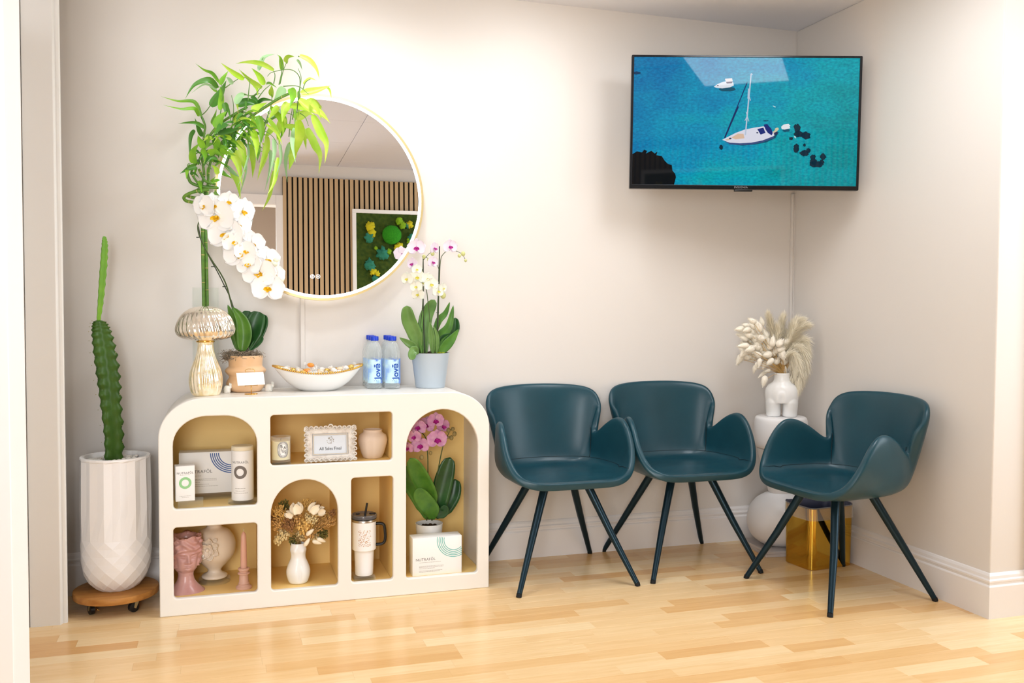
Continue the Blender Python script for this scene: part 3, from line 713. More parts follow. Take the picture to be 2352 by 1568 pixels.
# ------------------------------------------------------------------ cabinet contents
def z_of(px, py, y): return at(px, py, y=y).z
def riser(x0, x1, y0, y1, z, h, label):
    o = obj('acrylic_riser', box(x0, x1, y0, y1, z, z+h, .002, 2), m_acr, smooth=False)
    return tag(o, label, 'stand', 'acrylic risers in the cabinet')
ZA, ZB, ZW, ZM, ZS, ZR = .378, .0565, .519, .0555, .0555, .0575      # niche floors
def rotz(c, a): return Matrix.Translation(Vector(c)) @ Matrix.Rotation(a, 4, 'Z')
def txt(body, size, par, mt, m=None, **k):
    v = text(body, size, None, None, None, **k)
    return obj('lettering', place(v, mt), m or m_ink, par, smooth=False)
def annulus(r0, r1, seg=40, a0=0, a1=2*pi, y=0):
    vs = []; fs = []; full = abs(a1-a0-2*pi) < 1e-6; n = seg if full else seg+1
    for r in (r0, r1):
        for k in range(n): a = a0+(a1-a0)*k/seg; vs.append(Vector((r*cos(a), y, r*sin(a))))
    for k in range(seg): k2 = (k+1) % n; fs.append((k, k2, n+k2, n+k))
    return vs, fs
def wrap(vf, R, a=0): return [Vector(((R-v.y)*sin(v.x/R+a), -(R-v.y)*cos(v.x/R+a), v.z)) for v in vf[0]], vf[1]
def bars(rows, h=.0012):      # unreadable small print as fine rows
    vs = []; fs = []
    for (x0, x1, z) in rows:
        x = x0; r_ = random.Random(int(z*1e4)+3)
        while x < x1:
            L = min(x1-x, .002+.006*r_.random()); o = len(vs)
            vs += [Vector((x, 0, z)), Vector((x+L, 0, z)), Vector((x+L, 0, z+h)), Vector((x, 0, z+h))]; fs.append((o, o+1, o+2, o+3)); x += L+.0012
    return vs, fs

# upper left niche ----------------------------------------------------
riser(.062, .148, -.345, -.262, ZA, .026, 'clear acrylic block under the small white carton with green ring')
p = at(421, 1145, y=-.335); 
t = thing('small_carton', 'small white carton with a green ring standing at the left of the arched niche', 'box', (p.x+.004, -.305, ZA+.0265))
MTc = rotz((p.x+.004, -.305, ZA+.0265), .12)
obj('carton', box(-.033, .033, -.024, .024, 0, .128, .0012, 2, MTc), m_card, t, angle=.6)
g = srgb(150, 205, 145)
obj('ring_print', place(annulus(.0125, .0215, 40, y=-.0243), MTc @ Matrix.Translation((0, 0, .066))), mat('green_print', g, .5), t, smooth=False)
txt('NUTRAF\u014cL', .0105, t, MTc @ Matrix.Translation((0, -.0243, .102)), space=1.1, extrude=.0001)
obj('small_print', place(bars([(-.018, .016, .0945), (-.02, .02, .018), (-.012, .012, .013)], .001), MTc @ Matrix.Translation((0, -.0245, 0))), m_ink2, t, smooth=False)

riser(.115, .265, -.20, -.10, ZA, .022, 'clear acrylic block under the wide carton with blue arcs')
t = thing('wide_carton', 'wide cream carton with blue quarter arcs leaning at the back of the arched niche', 'box', (.20, -.155, ZA+.0225))
MTc = rotz((.195, -.15, ZA+.0225), .0)
obj('carton', box(-.135, .135, -.035, .035, 0, .157, .0015, 2, MTc), m_card, t, angle=.6)
m_blue = mat('blue_print', srgb(62, 96, 160), .5)
for k in range(5):
    r = .046+k*.0072
    v, f = annulus(r, r+.0038, 40, pi, 1.5*pi+.5, y=-.0353)
    v = [Vector((min(q.x+.055, .135), q.y, min(q.z+.152, .157))) for q in v]
    obj('arc_print', place((v, f), MTc), m_blue, t, smooth=False)
txt('NUTRAF\u014cL', .017, t, MTc @ Matrix.Translation((-.062, -.0353, .083)), space=1.1, extrude=.0001)
obj('small_print', place(bars([(-.085, -.055, .067), (-.095, .0, .054), (-.095, .0, .049), (-.095, -.06, .042), (-.09, -.028, .034), (-.09, .005, .027)], .0014), MTc @ Matrix.Translation((0, -.0355, 0))), m_ink2, t, smooth=False)

p = at(558, 1155, y=-.315)
t = thing('canister_stand', 'clear round acrylic disc under the white canister', 'stand', (p.x, -.285, ZA))
tag(t, 'clear round acrylic disc under the tall white canister', 'stand', 'acrylic risers in the cabinet')
obj('disc', lathe([(.052, 0), (.053, .002), (.053, .011), (.052, .013)], (p.x, -.285, ZA), 48), m_acr, t, angle=.6)
t = thing('canister', 'tall white canister with a grey ring at the right of the arched niche', 'canister', (p.x, -.285, ZA+.0135))
obj('body', lathe([(.038, 0), (.040, .002), (.040, .183), (.0395, .185)], (p.x, -.285, ZA+.0135), 64), m_card, t, angle=.5)
obj('lid', lathe([(.0397, .1855), (.0402, .187), (.0402, .198), (.037, .2015), (0, .2025)], (p.x, -.285, ZA+.0135), 64), mat('cream_lid', srgb(240, 228, 200), .4), t, angle=.5)
MTc = Matrix.Translation((p.x, -.285, ZA+.0135))
obj('ring_print', place(wrap(refine(([v+Vector((0, -.0006, .107)) for v in annulus(.0135, .0245, 48)[0]], annulus(.0135, .0245, 48)[1])), .040, -.25), MTc), mat('grey_print', srgb(120, 112, 106), .5), t, smooth=False)
v = refine(text('NUTRAF\u014cL', .012, None, None, None, space=1.1, extrude=.0001))
obj('lettering', place(wrap(([q+Vector((0, -.0003, .143)) for q in v[0]], v[1]), .040, -.25), MTc), m_ink, t, smooth=False)
obj('small_print', place(wrap(([q+Vector((0, -.0003, 0)) for q in bars([(-.02, .02, .046), (-.018, .018, .037), (-.026, .028, .029)], .0016)[0]], bars([(-.02, .02, .046), (-.018, .018, .037), (-.026, .028, .029)], .0016)[1]), .040, -.25), MTc), m_ink2, t, smooth=False)

# lower left niche ----------------------------------------------------
# bust planter
m_rose = mat('rose_resin', srgb(205, 158, 150), .3, coat=.3, noise_=(14, srgb(190, 138, 132), .35, .65))
bc = Vector((.084, -.262, ZB)); 
t = thing('bust_planter', 'rose pink bust planter with curled hair at the left of the lower niche', 'planter', tuple(bc))
FA = .22      # the face looks at the room, slightly left
def bustf(th, z):
    # th measured from the direction the face looks
    a = th; h = z; A = abs(a)
    G = lambda a0, h0, sa, sh, k: k*exp(-((A-a0)/sa)**2-((h-h0)/sh)**2)
    if h < .045:          # shoulders
        u = h/.045; r = .030+.020*(1-u)**1.5+.006*(1-u)
        return r*(1+.22*abs(sin(a))**2*(1-u))
    base = cr([(.030, .045), (.027, .060), (.028, .072), (.038, .084), (.044, .100), (.047, .120), (.049, .140), (.050, .160), (.049, .178), (.047, .196), (.046, .210)], 1)
    r = .046
    for (r0, z0), (r1, z1) in zip(base, base[1:]):
        if z0 <= h <= z1: r = r0+(r1-r0)*(h-z0)/(z1-z0)
    if h > .075:
        fr = max(0, cos(a))
        # flat oval face front
        if A < 1.2: r += .004*fr*min(1, (h-.075)/.02) - G(.95, .11, .25, .03, .005)
        r += G(0, .119, .11, .0065, .0125)+G(0, .130, .085, .012, .0095)+G(.17, .117, .09, .004, .004)      # nose and its wings
        r -= G(.40, .1375, .20, .0075, .0085)                                                                 # sockets
        r += G(.40, .1370, .15, .0042, .0055)                                                                 # closed lids
        r -= G(.40, .1325, .16, .0012, .0018)
        r += G(.38, .1475, .26, .0030, .0034)                                                                 # brow
        r += G(0, .1045, .19, .0024, .0060)+G(0, .0990, .15, .0026, .0062)-G(0, .1018, .22, .0010, .0030)     # lips
        r -= G(0, .0945, .2, .0022, .0020)
        r += G(0, .0875, .20, .0060, .0060)+G(.55, .114, .25, .012, .0025)                                     # chin, cheeks
        edge = .160-.035*max(0, A-.25)**1.5
        hair = 1/(1+exp(-(h-edge)/.0018))
        if A > .92: hair = max(hair, min(1, (A-.92)/.12)*(1 if h > .095 else 0))
        r += hair*(.0075+.0030*sin(a*9+h*120)+.0026*sin(h*260+3*sin(a*4))+.002*noise.noise(Vector((a*3, h*40, 1))))
    return r
vs = []; fs = []; NS, NH = 168, 150
for j in range(NH+1):
    h = .208*j/NH
    for k in range(NS):
        th = -pi+2*pi*k/NS; r = bustf(th, h); ang = th+FA-pi/2
        hz = h+(.006*sin(th*5) if j == NH else 0)
        vs.append(bc+Vector((r*cos(ang), r*sin(ang), hz)))
for j in range(NH):
    for k in range(NS): k2 = (k+1) % NS; fs.append((j*NS+k, j*NS+k2, (j+1)*NS+k2, (j+1)*NS+k))
o0 = len(vs)          # inner wall of the open crown
for (rr, hz) in ((.040, .206), (.036, .19), (.034, .165)):
    for k in range(NS): ang = 2*pi*k/NS-pi+FA-pi/2; vs.append(bc+Vector((rr*cos(ang), rr*sin(ang), hz)))
rings = [NH*NS, o0, o0+NS, o0+2*NS]
for a_, b_ in zip(rings, rings[1:]):
    for k in range(NS): k2 = (k+1) % NS; fs.append((a_+k, a_+k2, b_+k2, b_+k))
fs.append(tuple(rings[3]+k for k in range(NS))); fs.append(tuple(range(NS-1, -1, -1)))
bst = obj('bust', (vs, fs), m_rose, t)
for k in range(16):       # curls crowning the head
    a = 2*pi*k/16; ang = a+FA-pi/2
    c = bc+Vector((.0475*cos(ang), .0475*sin(ang), .198+.006*sin(k*2.1)))
    obj('curl', lathe([(0, -.008), (.006, -.007), (.0095, -.002), (.0095, .003), (.006, .007), (0, .0085)], tuple(c), 10, fn=lambda th, z, r: r*(1+.14*sin(3*th+z*700))), m_rose, bst)

# cream vase with a relief flower
vc = Vector((at(493, 1335, y=-.17).x, -.17, ZB))
st = thing('vase_stand', 'x', 'stand', tuple(vc)); tag(st, 'clear round acrylic disc under the cream flower vase', 'stand', 'acrylic risers in the cabinet')
obj('disc', lathe([(.058, 0), (.059, .002), (.059, .013), (.058, .015)], vc, 48), m_acr, st, angle=.6)
vz = vc+Vector((0, 0, .0155))
m_cream = mat('cream_ceramic', srgb(240, 225, 205), .25, coat=.3)
t = thing('cream_vase', 'cream ceramic vase with a large relief flower in the lower left niche', 'vase', tuple(vz))
pf = cr([(.040, 0), (.047, .004), (.045, .012), (.028, .022), (.026, .034), (.045, .055), (.070, .085), (.078, .118), (.074, .15), (.055, .18), (.032, .193), (.027, .2), (.030, .207), (.034, .212), (.030, .214), (.024, .205), (.022, .19)], 4)
obj('body', lathe([(r, z) for r, z in pf], vz, 64), m_cream, t)
fd = Vector((.0, -1, 0)); fc = vz+Vector((-.022, -.072, .128))
QF = Matrix.Translation(fc) @ Matrix.Rotation(-.28, 4, 'Z') @ Matrix.Rotation(.08, 4, 'X')
def petal(L, W, ang, lift=.25, cup=.3, y0=0, nu=9, nv=6, pw=.9, r0=.0):
    vs = []; fs = []
    for i in range(nu+1):
        a_ = .18+.82*i/nu; u = (1-cos(pi*a_))/2
        wd = W/2*max(.02, sin(pi*a_)**(.72+.25*pw))
        for j in range(nv+1):
            v = j/nv*2-1
            # plane xz, facing -y
            z = r0+u*L*(1-.12*v*v); x = v*wd; y = y0-lift*L*u*u*.6+cup*wd*(v*v)*-.5
            vs.append(Vector((x, y, z)))
    for i in range(nu):
        for j in range(nv): a = i*(nv+1)+j; fs.append((a, a+1, a+nv+2, a+nv+1))
    R = Matrix.Rotation(ang, 4, 'Y')
    return [R @ v for v in vs], fs
for k in range(7):
    o = obj('petal', place(petal(.040, .030, k*2*pi/7+.2, .55, .5, .002, r0=.004), QF), m_cream, t); mod(o, 'SOLIDIFY', thickness=.0025)
for k in range(5):
    o = obj('petal', place(petal(.024, .022, k*2*pi/5+.6, 1.0, .6, -.006, r0=.002), QF), m_cream, t); mod(o, 'SOLIDIFY', thickness=.0025)
obj('flower_centre', place(ball((0, -.012, 0), .007, 12, 8), QF), m_cream, t)
for s, (dx, dz, a) in enumerate(((-.038, -.03, 3.9), (.036, .034, .7), (-.03, .038, -.7))):
    o = obj('relief_leaf', place(petal(.026, .014, a, .3, .3, .012, r0=.024), QF), m_cream, t); mod(o, 'SOLIDIFY', thickness=.002)

# candlestick and taper candle
p = at(563, 1358, y=-.30); m_blush = mat('blush_ceramic', srgb(222, 178, 158), .45)
pc = (p.x-.004, -.29, ZB)
t = tag(obj('candlestick', lathe([(.0285, 0), (.0295, .003), (.0285, .008), (.022, .012), (.019, .016), (.021, .019), (.0175, .023), (.0165, .045), (.0155, .052), (.022, .055), (.0225, .059), (.016, .062), (.017, .067), (.021, .071), (.021, .076), (.015, .078), (.013, .074), (0, .073)], pc, 40), m_blush, angle=.7), 'blush pink turned candlestick at the right of the lower left niche', 'candlestick')
t = thing('taper_candle', 'blush pink taper candle standing in the pink candlestick', 'candle', (pc[0], pc[1], ZB+.0735))
obj('wax', lathe([(.0115, 0), (.0120, .01), (.0105, .09), (.009, .128), (.0045, .137), (0, .141)], (pc[0], pc[1], ZB+.0735), 24), mat('blush_wax', srgb(226, 176, 155), .4, sss=.2), t, angle=.8)
obj('wick', tube([(pc[0], pc[1], ZB+.213), (pc[0]+.001, pc[1], ZB+.226)], [.0011, .0008], 6), mat('wick_thread', srgb(205, 190, 170), .9), t)

# wide niche ----------------------------------------------------------
p = at(645, 1055, y=-.30)
riser(p.x-.034, p.x+.036, -.335, -.265, ZW, .010, 'thin clear acrylic block under the glass candle')
t = thing('jar_candle', 'glass candle with an oval BAIES label at the left of the wide niche', 'candle', (p.x, -.30, ZW+.0105))
c = Vector((p.x, -.30, ZW+.0105))
obj('glass', lathe([(.034, 0), (.036, .002), (.036, .094), (.0345, .094), (.0342, .008), (0, .008)], c, 48), clear_mat('candle_glass', (1, .99, .95), .08), t, angle=.6)
obj('wax', lathe([(.0335, .0085), (.0338, .012), (.0338, .078), (0, .078)], c, 48), mat('ivory_wax', srgb(250, 236, 200), .5, sss=.2), t, angle=.6)
obj('wick', tube([c+Vector((0, 0, .078)), c+Vector((.001, 0, .087))], .0008, 6), m_black, t)
A0 = .18
def oval(rx, rz, y=-.0004, seg=40, sq=2.6):
    vs = [Vector((0, y, 0))]+[Vector((rx*abs(cos(a))**(2/sq)*(1 if cos(a) > 0 else -1), y, rz*abs(sin(a))**(2/sq)*(1 if sin(a) > 0 else -1))) for a in [2*pi*k/seg for k in range(seg)]]
    return vs, [(0, 1+k, 1+(k+1) % seg) for k in range(seg)]
def ovalring(rx, rz, w_, y, seg=48, sq=2.6):
    f = lambda rx, rz: [Vector((rx*abs(cos(a))**(2/sq)*(1 if cos(a) > 0 else -1), y, rz*abs(sin(a))**(2/sq)*(1 if sin(a) > 0 else -1))) for a in [2*pi*k/seg for k in range(seg)]]
    return f(rx, rz)+f(rx-w_, rz-w_), [(k, (k+1) % seg, seg+(k+1) % seg, seg+k) for k in range(seg)]
def onjar(vf, dz=.048): return place(wrap(([q+Vector((0, 0, dz)) for q in vf[0]], vf[1]), .0362, A0), Matrix.Translation(c))
lb = obj('label', onjar(oval(.0205, .0300)), m_card, t, smooth=False)
m_dk = mat('black_ink', srgb(40, 38, 38), .6)
obj('label_ring', onjar(ovalring(.0200, .0295, .0012, -.0008)), m_dk, lb, smooth=False)
obj('label_ring', onjar(ovalring(.0135, .0225, .0009, -.0008)), m_dk, lb, smooth=False)
def small_dots():
    vs = []; fs = []
    for k in range(44):
        a = 2*pi*k/44; x = .0167*abs(cos(a))**(2/2.6)*(1 if cos(a) > 0 else -1); z = .0258*abs(sin(a))**(2/2.6)*(1 if sin(a) > 0 else -1)
        o = len(vs); s_ = .0011
        vs += [Vector((x-s_, -.0008, z-s_)), Vector((x+s_, -.0008, z-s_)), Vector((x+s_, -.0008, z+s_)), Vector((x-s_, -.0008, z+s_))]; fs.append((o, o+1, o+2, o+3))
    return vs, fs
stuff(obj('label_dots', onjar(small_dots()), m_ink, lb, smooth=False))
for ch, x, z in (('B', -.006, .012), ('A', .0055, .007), ('I', -.0075, -.001), ('E', .0, -.006), ('S', .0075, -.009)):
    v = refine(text(ch, .0150, None, None, None, extrude=.0001))
    obj('lettering', onjar(([q+Vector((x, -.0009, z)) for q in v[0]], v[1])), m_dk, lb, smooth=False)

# ornate frame
pL = at(694, 1066, y=-.33); pR = at(824, 1062, y=-.33)
fcx = (pL.x+pR.x)/2; FW = .198; FH = .140
t = thing('picture_frame', 'ornate whitewashed picture frame with an All Sales Final card in the wide niche', 'picture frame', (fcx, -.32, ZW))
FM = Matrix.Translation((fcx, -.335, ZW+.001)) @ Matrix.Rotation(-.16, 4, 'X')
m_wash = mat('whitewashed_wood', srgb(232, 226, 218), .6, noise_=(45, srgb(204, 192, 180), .42, .68), bump=(120, .3, .002))
fr = shape2d([rrect(-FW/2+.006, FW/2-.006, .006, FH-.004, .004)], [rrect(-FW/2+.032, FW/2-.032, .030, FH-.029, .001)], .012, .003)
obj('frame', place(fr, FM), m_wash, t, angle=.7)
fr = shape2d([rrect(-FW/2+.034, FW/2-.034, .032, FH-.031, .001)], [rrect(-FW/2+.0375, FW/2-.0375, .0355, FH-.0345, .001)], .006, .001)
obj('inner_bead', place(fr, FM @ Matrix.Translation((0, .001, 0))), mat('pale_bead', srgb(208, 196, 178), .5), t, smooth=False)
orn = []
rr = random.Random(5)
def scroll(x, z, r, d):
    pts = []
    for k in range(14):
        a = k/13*2.0*pi*1.15; q = r*(1-k/16)
        pts.append(Vector((x+d*q*cos(a), -.004-.002*sin(k*.4), z+q*sin(a))))
    return tube(pts, [.0032-.0014*k/13 for k in range(14)], 6)
N1 = 11
edge = []
for k in range(N1):
    u = (k+.5)/N1; edge.append((-FW/2+u*FW, FH-.009+(.006 if k == 5 else 0), 1 if k < 5.5 else -1)); edge.append((-FW/2+u*FW, .011, 1 if k < 5.5 else -1))
for k in range(7):
    u = (k+.6)/7.4; edge.append((-FW/2+.008, u*FH, 1)); edge.append((FW/2-.008, u*FH, -1))
for i, (x, z, d) in enumerate(edge):
    obj('scroll', place(scroll(x, z, .0078+.002*rr.random(), d), FM), m_wash, t)
obj('card', place(box_vf := ([Vector((x, y, z)) for y in (.006, .007) for x, z in ((-FW/2+.032, .030), (FW/2-.032, .030), (FW/2-.032, FH-.029), (-FW/2+.032, FH-.029))], [(0, 1, 2, 3), (7, 6, 5, 4), (0, 4, 5, 1), (2, 6, 7, 3), (1, 5, 6, 2), (0, 3, 7, 4)]), FM), mat('pale_blue_card', srgb(218, 224, 232), .4), t, smooth=False)
v = text('All Sales Final', .0165, None, None, None, xs=.92, extrude=.0001)
obj('lettering', place(([q+Vector((0, .0055, .054)) for q in v[0]], v[1]), FM), m_dk, t, smooth=False)
tw = []
for k in range(26):
    a = rr.random()*2*pi; r = .013*sqrt(rr.random()); x = 0+r*cos(a)*1.05; z = .086+r*sin(a)
    tw.append(([Vector((x+s_*cos(a*3+q*1.57), .0055, z+s_*sin(a*3+q*1.57))) for q, s_ in enumerate((.0032, .0016, .003, .0014))], [(0, 1, 2, 3)]))
stuff(obj('floral_print', place(join(*tw), FM), m_ink2, t, smooth=False))
obj('easel_back', place(([Vector((x, y, z)) for x, y, z in ((-.02, .013, .09), (.02, .013, .09), (.02, .055, .012), (-.02, .055, .012), (-.02, .016, .09), (.02, .016, .09), (.02, .058, .012), (-.02, .058, .012))], [(0, 1, 2, 3), (7, 6, 5, 4), (0, 4, 5, 1), (2, 6, 7, 3), (1, 5, 6, 2), (0, 3, 7, 4)]), FM), m_wash, t, smooth=False)

# blush pot with pinched rim
p = at(856, 1058, y=-.25); c = Vector((p.x, -.25, ZW))
t = tag(obj('blush_vase', lathe([(.033, 0), (.036, .002), (.044, .02), (.051, .045), (.055, .07), (.050, .09), (.036, .100), (.034, .106), (.036, .111), (.033, .112), (.030, .104), (.030, .08), (0, .06)], c, 56, fn=lambda th, z, r: r*(1-.10*exp(-((((th+pi/2+.35+pi) % (2*pi))-pi)/.22)**2)*(1 if z < .09 else .2)+.05*cos(2*th+.6)*(1 if z > .05 else .4))), mat('blush_matte', srgb(235, 212, 192), .6, noise_=(6, srgb(240, 222, 205), .3, .7)), angle=.9), 'blush beige body-shaped vase at the right of the wide niche, beside the frame', 'vase')

# middle arch: dried bouquet in a white torso vase -------------------
p = at(687, 1352, y=-.31); c = Vector((p.x, -.275, ZM)); vb = c
t = thing('torso_vase', 'small white figure-shaped vase holding the dried bouquet', 'vase', tuple(c))
pf = cr([(.026, 0), (.034, .006), (.041, .03), (.042, .05), (.036, .072), (.027, .095), (.026, .112), (.029, .128), (.026, .145), (.0245, .152), (.0235, .153), (.021, .15), (.020, .13)], 4)
def tf(th, z, r):
    a = (th+pi/2+pi) % (2*pi)-pi
    r *= 1+.06*cos(2*th)
    if z < .08: r -= .007*exp(-(a-.1)**2/.03)*sin(pi*z/.08)
    r += .0045*(exp(-((a+.55)**2/.08)-((z-.126)/.011)**2)+exp(-((a-.55)**2/.08)-((z-.126)/.011)**2))
    return r
obj('body', lathe([(r, z) for r, z in pf], c, 64, fn=tf), m_white, t)
top = c+Vector((0, 0, .150))
t = thing('dried_bouquet', 'dried golden bouquet with pale buds in the small white vase', 'dried flowers', tuple(top))
mst = mat('straw_stem', srgb(168, 136, 82), .8)
dmat = [mat('dried_tan', srgb(206, 160, 96), .85), mat('dried_gold', srgb(232, 188, 108), .85), mat('dried_brown', srgb(150, 106, 64), .9), mat('dried_cream', srgb(236, 214, 160), .85), mat('dried_olive', srgb(112, 108, 52), .85)]
r_ = random.Random(11)
def spray(px, py, y, R, n, mi, kind=0):
    R *= 1.12; n = int(n*1.7)
    cc = at(px, py, y=y); bits = []
    for k in range(n):
        d = Vector((r_.gauss(0, 1), r_.gauss(0, 1), r_.gauss(0, 1))).normalized()*R*r_.random()**.45
        q = cc+d; s_ = .0024+.0026*r_.random()
        if kind == 0: bits.append(ball(q, s_, 6, 4, sz=1.2))
        else:
            dd = (q-top).normalized(); a = q; b_ = q+dd*.010+Vector((r_.gauss(0, .003), r_.gauss(0, .003), r_.gauss(0, .003)))
            bits.append(tube([a, (a+b_)/2+Vector((0, 0, .001)), b_], [.0007, .0034, .0005], 5))
    o = stuff(obj('flower_spray', join(*bits), dmat[mi], t))
    obj('stem', tube(cr([top+Vector((r_.uniform(-.008, .008), r_.uniform(-.008, .008), -.09)), top+Vector((r_.uniform(-.010, .010), r_.uniform(-.008, .008), .01)), (top+cc)/2+Vector((0, 0, .006)), cc], 4), .0010, 5), mst, t)
for (x, y_, R, n, mi, k) in ((645, 1180, .026, 60, 1, 1), (640, 1205, .024, 60, 0, 1), (650, 1225, .022, 55, 3, 0), (662, 1205, .024, 60, 2, 0), (680, 1190, .026, 60, 0, 0), (700, 1210, .026, 60, 1, 0), (690, 1230, .02, 50, 3, 0), (715, 1190, .024, 55, 3, 1), (730, 1205, .024, 55, 0, 1), (745, 1185, .024, 55, 1, 1), (755, 1200, .02, 45, 0, 1), (740, 1225, .02, 45, 4, 0), (655, 1165, .02, 40, 4, 1), (705, 1160, .022, 40, 1, 1), (722, 1165, .02, 40, 0, 1), (675, 1240, .018, 40, 4, 0), (640, 1240, .016, 34, 3, 0), (668, 1180, .02, 40, 2, 1), (760, 1180, .014, 26, 2, 1), (710, 1230, .018, 40, 0, 0), (725, 1235, .016, 34, 3, 0), (635, 1190, .014, 26, 2, 1)):
    spray(x, y_, -.275+r_.uniform(-.035, .03), R, n, mi, k)
m_shell = mat('pale_bud', srgb(246, 232, 206), .6)
def budm(px, py, y, L, W, ang, m=m_shell, n=5, nm='bud'):
    cc = at(px, py, y=y); parts = []
    Q = Matrix.Translation(cc) @ Matrix.Rotation(ang, 4, 'Y')
    for k in range(n):
        v, f = petal(L, W, 0, .15, .9, -W*.35, r0=-L*.5); R = Matrix.Rotation(2*pi*k/n, 4, 'Z'); parts.append(([R @ q for q in v], f))
    o = obj(nm, place(join(*parts), Q), m, t); mod(o, 'SOLIDIFY', thickness=.0008)
budm(681, 1168, -.32, .046, .034, -.1); budm(664, 1182, -.315, .034, .020, -1.0); budm(722, 1168, -.32, .046, .030, .7); budm(738, 1174, -.31, .034, .026, 1.3)
def tail(px, py, y, L, W, ang, m, par, nm='bunny_tail', hairs=0, name_y=0, ay=0):
    cc = at(px, py, y=y) if not isinstance(px, Vector) else px
    Q = Matrix.Translation(cc) @ Matrix.Rotation(ang, 4, 'Y') @ Matrix.Rotation(ay, 4, 'X')
    v, f = ball((0, 0, 0), 1, 10, 8)
    out = []
    for p_ in v: k = 1-.35*p_.z; out.append(Q @ Vector((p_.x*W/2*k*(1+.12*noise.noise(p_*4+cc*50)), p_.y*W/2*k, p_.z*L/2)))
    vs, fs = out, list(f)
    rr_ = random.Random(int(cc.x*1e5+cc.z*1e4))
    for _ in range(hairs):
        d = Vector((rr_.gauss(0, 1), rr_.gauss(0, 1), rr_.gauss(0, 1))).normalized()
        k = 1-.35*d.z; b0 = Vector((d.x*W/2*k, d.y*W/2*k, d.z*L/2)); tip = b0+Vector((d.x*.5, d.y*.5, .8+.3*d.z)).normalized()*W*.36
        s_ = d.cross(Vector((0, 0, 1))).normalized()*W*.03
        o = len(vs); vs += [Q @ (b0-s_), Q @ (b0+s_), Q @ tip]; fs.append((o, o+1, o+2))
    return obj(nm, (vs, fs), m, par)
for (x, y_, a) in ((712, 1222, .9), (738, 1240, 2.0), (728, 1245, 1.9), (705, 1245, .6)):
    tail(x, y_, -.325, .036, .016, a, m_shell, t, hairs=40)
# small orange head
obj('orange_bud', ball(at(712, 1218, y=-.315), .0045, 8, 6), mat('orange_bud', srgb(226, 138, 60), .7), t)

# tumbler -------------------------------------------------------------
p = at(838, 1310, y=-.30)
riser(p.x-.046, p.x+.036, -.34, -.25, ZS, .018, 'clear acrylic block under the white tumbler')
zt = ZS+.0185; c = Vector((p.x-.002, -.295, zt)); 
t = thing('tumbler', 'white insulated tumbler with black handle, clear lid and black straw', 'tumbler', tuple(c))
m_powder = mat('white_powder_coat', srgb(244, 241, 240), .45)
obj('body', lathe(cr([(.0325, 0), (.0345, .003), (.0355, .03), (.0375, .085), (.0385, .093), (.0455, .102), (.0465, .108), (.0465, .20), (.0468, .203)], 2), c, 56), m_powder, t, angle=.6)
obj('steel_band', lathe([(.0462, .2035), (.0465, .205), (.0465, .214), (.0455, .216)], c, 56), mat('brushed_steel', srgb(190, 180, 170), .3, 1), t, angle=.6)
ld = obj('lid', lathe([(.0455, .2165), (.0485, .219), (.049, .232), (.0475, .235), (.0445, .234), (.044, .229), (0, .229)], c, 56), clear_mat('smoky_lid', srgb(120, 118, 122), .45), t, angle=.6)
obj('gasket', lathe([(.0457, .2168), (.0488, .218), (.0488, .2205), (.0457, .2205)], c, 40), m_black, ld, angle=.6)
obj('latch', merge(rotbox(c+Vector((.030, -.015, .2355)), .024, .014, .005, .2, .002), rotbox(c+Vector((-.026, -.012, .2355)), .014, .01, .006, .3, .002)), m_black, ld)
obj('straw', tube([c+Vector((.002, 0, .03)), c+Vector((.004, 0, .23)), c+Vector((.012, 0, .268+.008))], .0042, 14), m_black, t, angle=.8)
hp = [(.045, .196), (.058, .1975), (.072, .195), (.0785, .186), (.081, .165), (.082, .142), (.0785, .125), (.068, .117), (.057, .1155), (.045, .1155)]
hd = Vector((.97, -.24, 0))
o = obj('handle', tube([c+hd*r+Vector((0, 0, z)) for r, z in cr(hp, 3)], .0058, 12, flat=1.3), m_black, t)
spk = []
for _ in range(170):
    a = r_.uniform(-.62, .42); z = .118+.062*r_.random(); s_ = .0008+.0011*r_.random(); x = a*.0468
    spk.append(([Vector((x+s_*q, -.0003, z+s_*w_)) for q, w_ in ((-1, -.3), (.2, -1), (1, .4), (-.2, 1))], [(0, 1, 2, 3)]))
stuff(obj('speckled_print', place(wrap(join(*spk), .0466, 0), Matrix.Translation(c)), mat('copper_print', srgb(196, 150, 105), .5, .3), t, smooth=False))

# right arch: orchid and carton --------------------------------------
p = at(1006, 1322, y=-.335)
t = thing('teal_arc_carton', 'white carton with teal quarter arcs standing in front of the pink orchid', 'box', (p.x, -.30, ZR))
MTc = rotz((p.x-.002, -.298, ZR), .0)
obj('carton', box(-.099, .099, -.034, .034, 0, .149, .0015, 2, MTc), m_card, t, angle=.6)
m_teal = mat('teal_print', srgb(92, 186, 178), .5)
for k in range(5):
    r = .040+k*.0068; v, f = annulus(r, r+.0026, 40, pi-.25, 1.5*pi+.75, y=-.0343)
    v = [Vector((min(q.x+.068, .099), q.y, min(q.z+.135, .149))) for q in v]
    obj('arc_print', place((v, f), MTc), m_teal, t, smooth=False)
txt('NUTRAF\u014cL', .0145, t, MTc @ Matrix.Translation((-.047, -.0343, .063)), space=1.1, extrude=.0001)
obj('small_print', place(bars([(-.073, .015, .051), (-.073, .025, .036), (-.073, .025, .032), (-.073, -.01, .027), (-.073, .02, .018), (-.073, .01, .014)], .0014), MTc @ Matrix.Translation((0, -.0345, 0))), m_ink2, t, smooth=False)

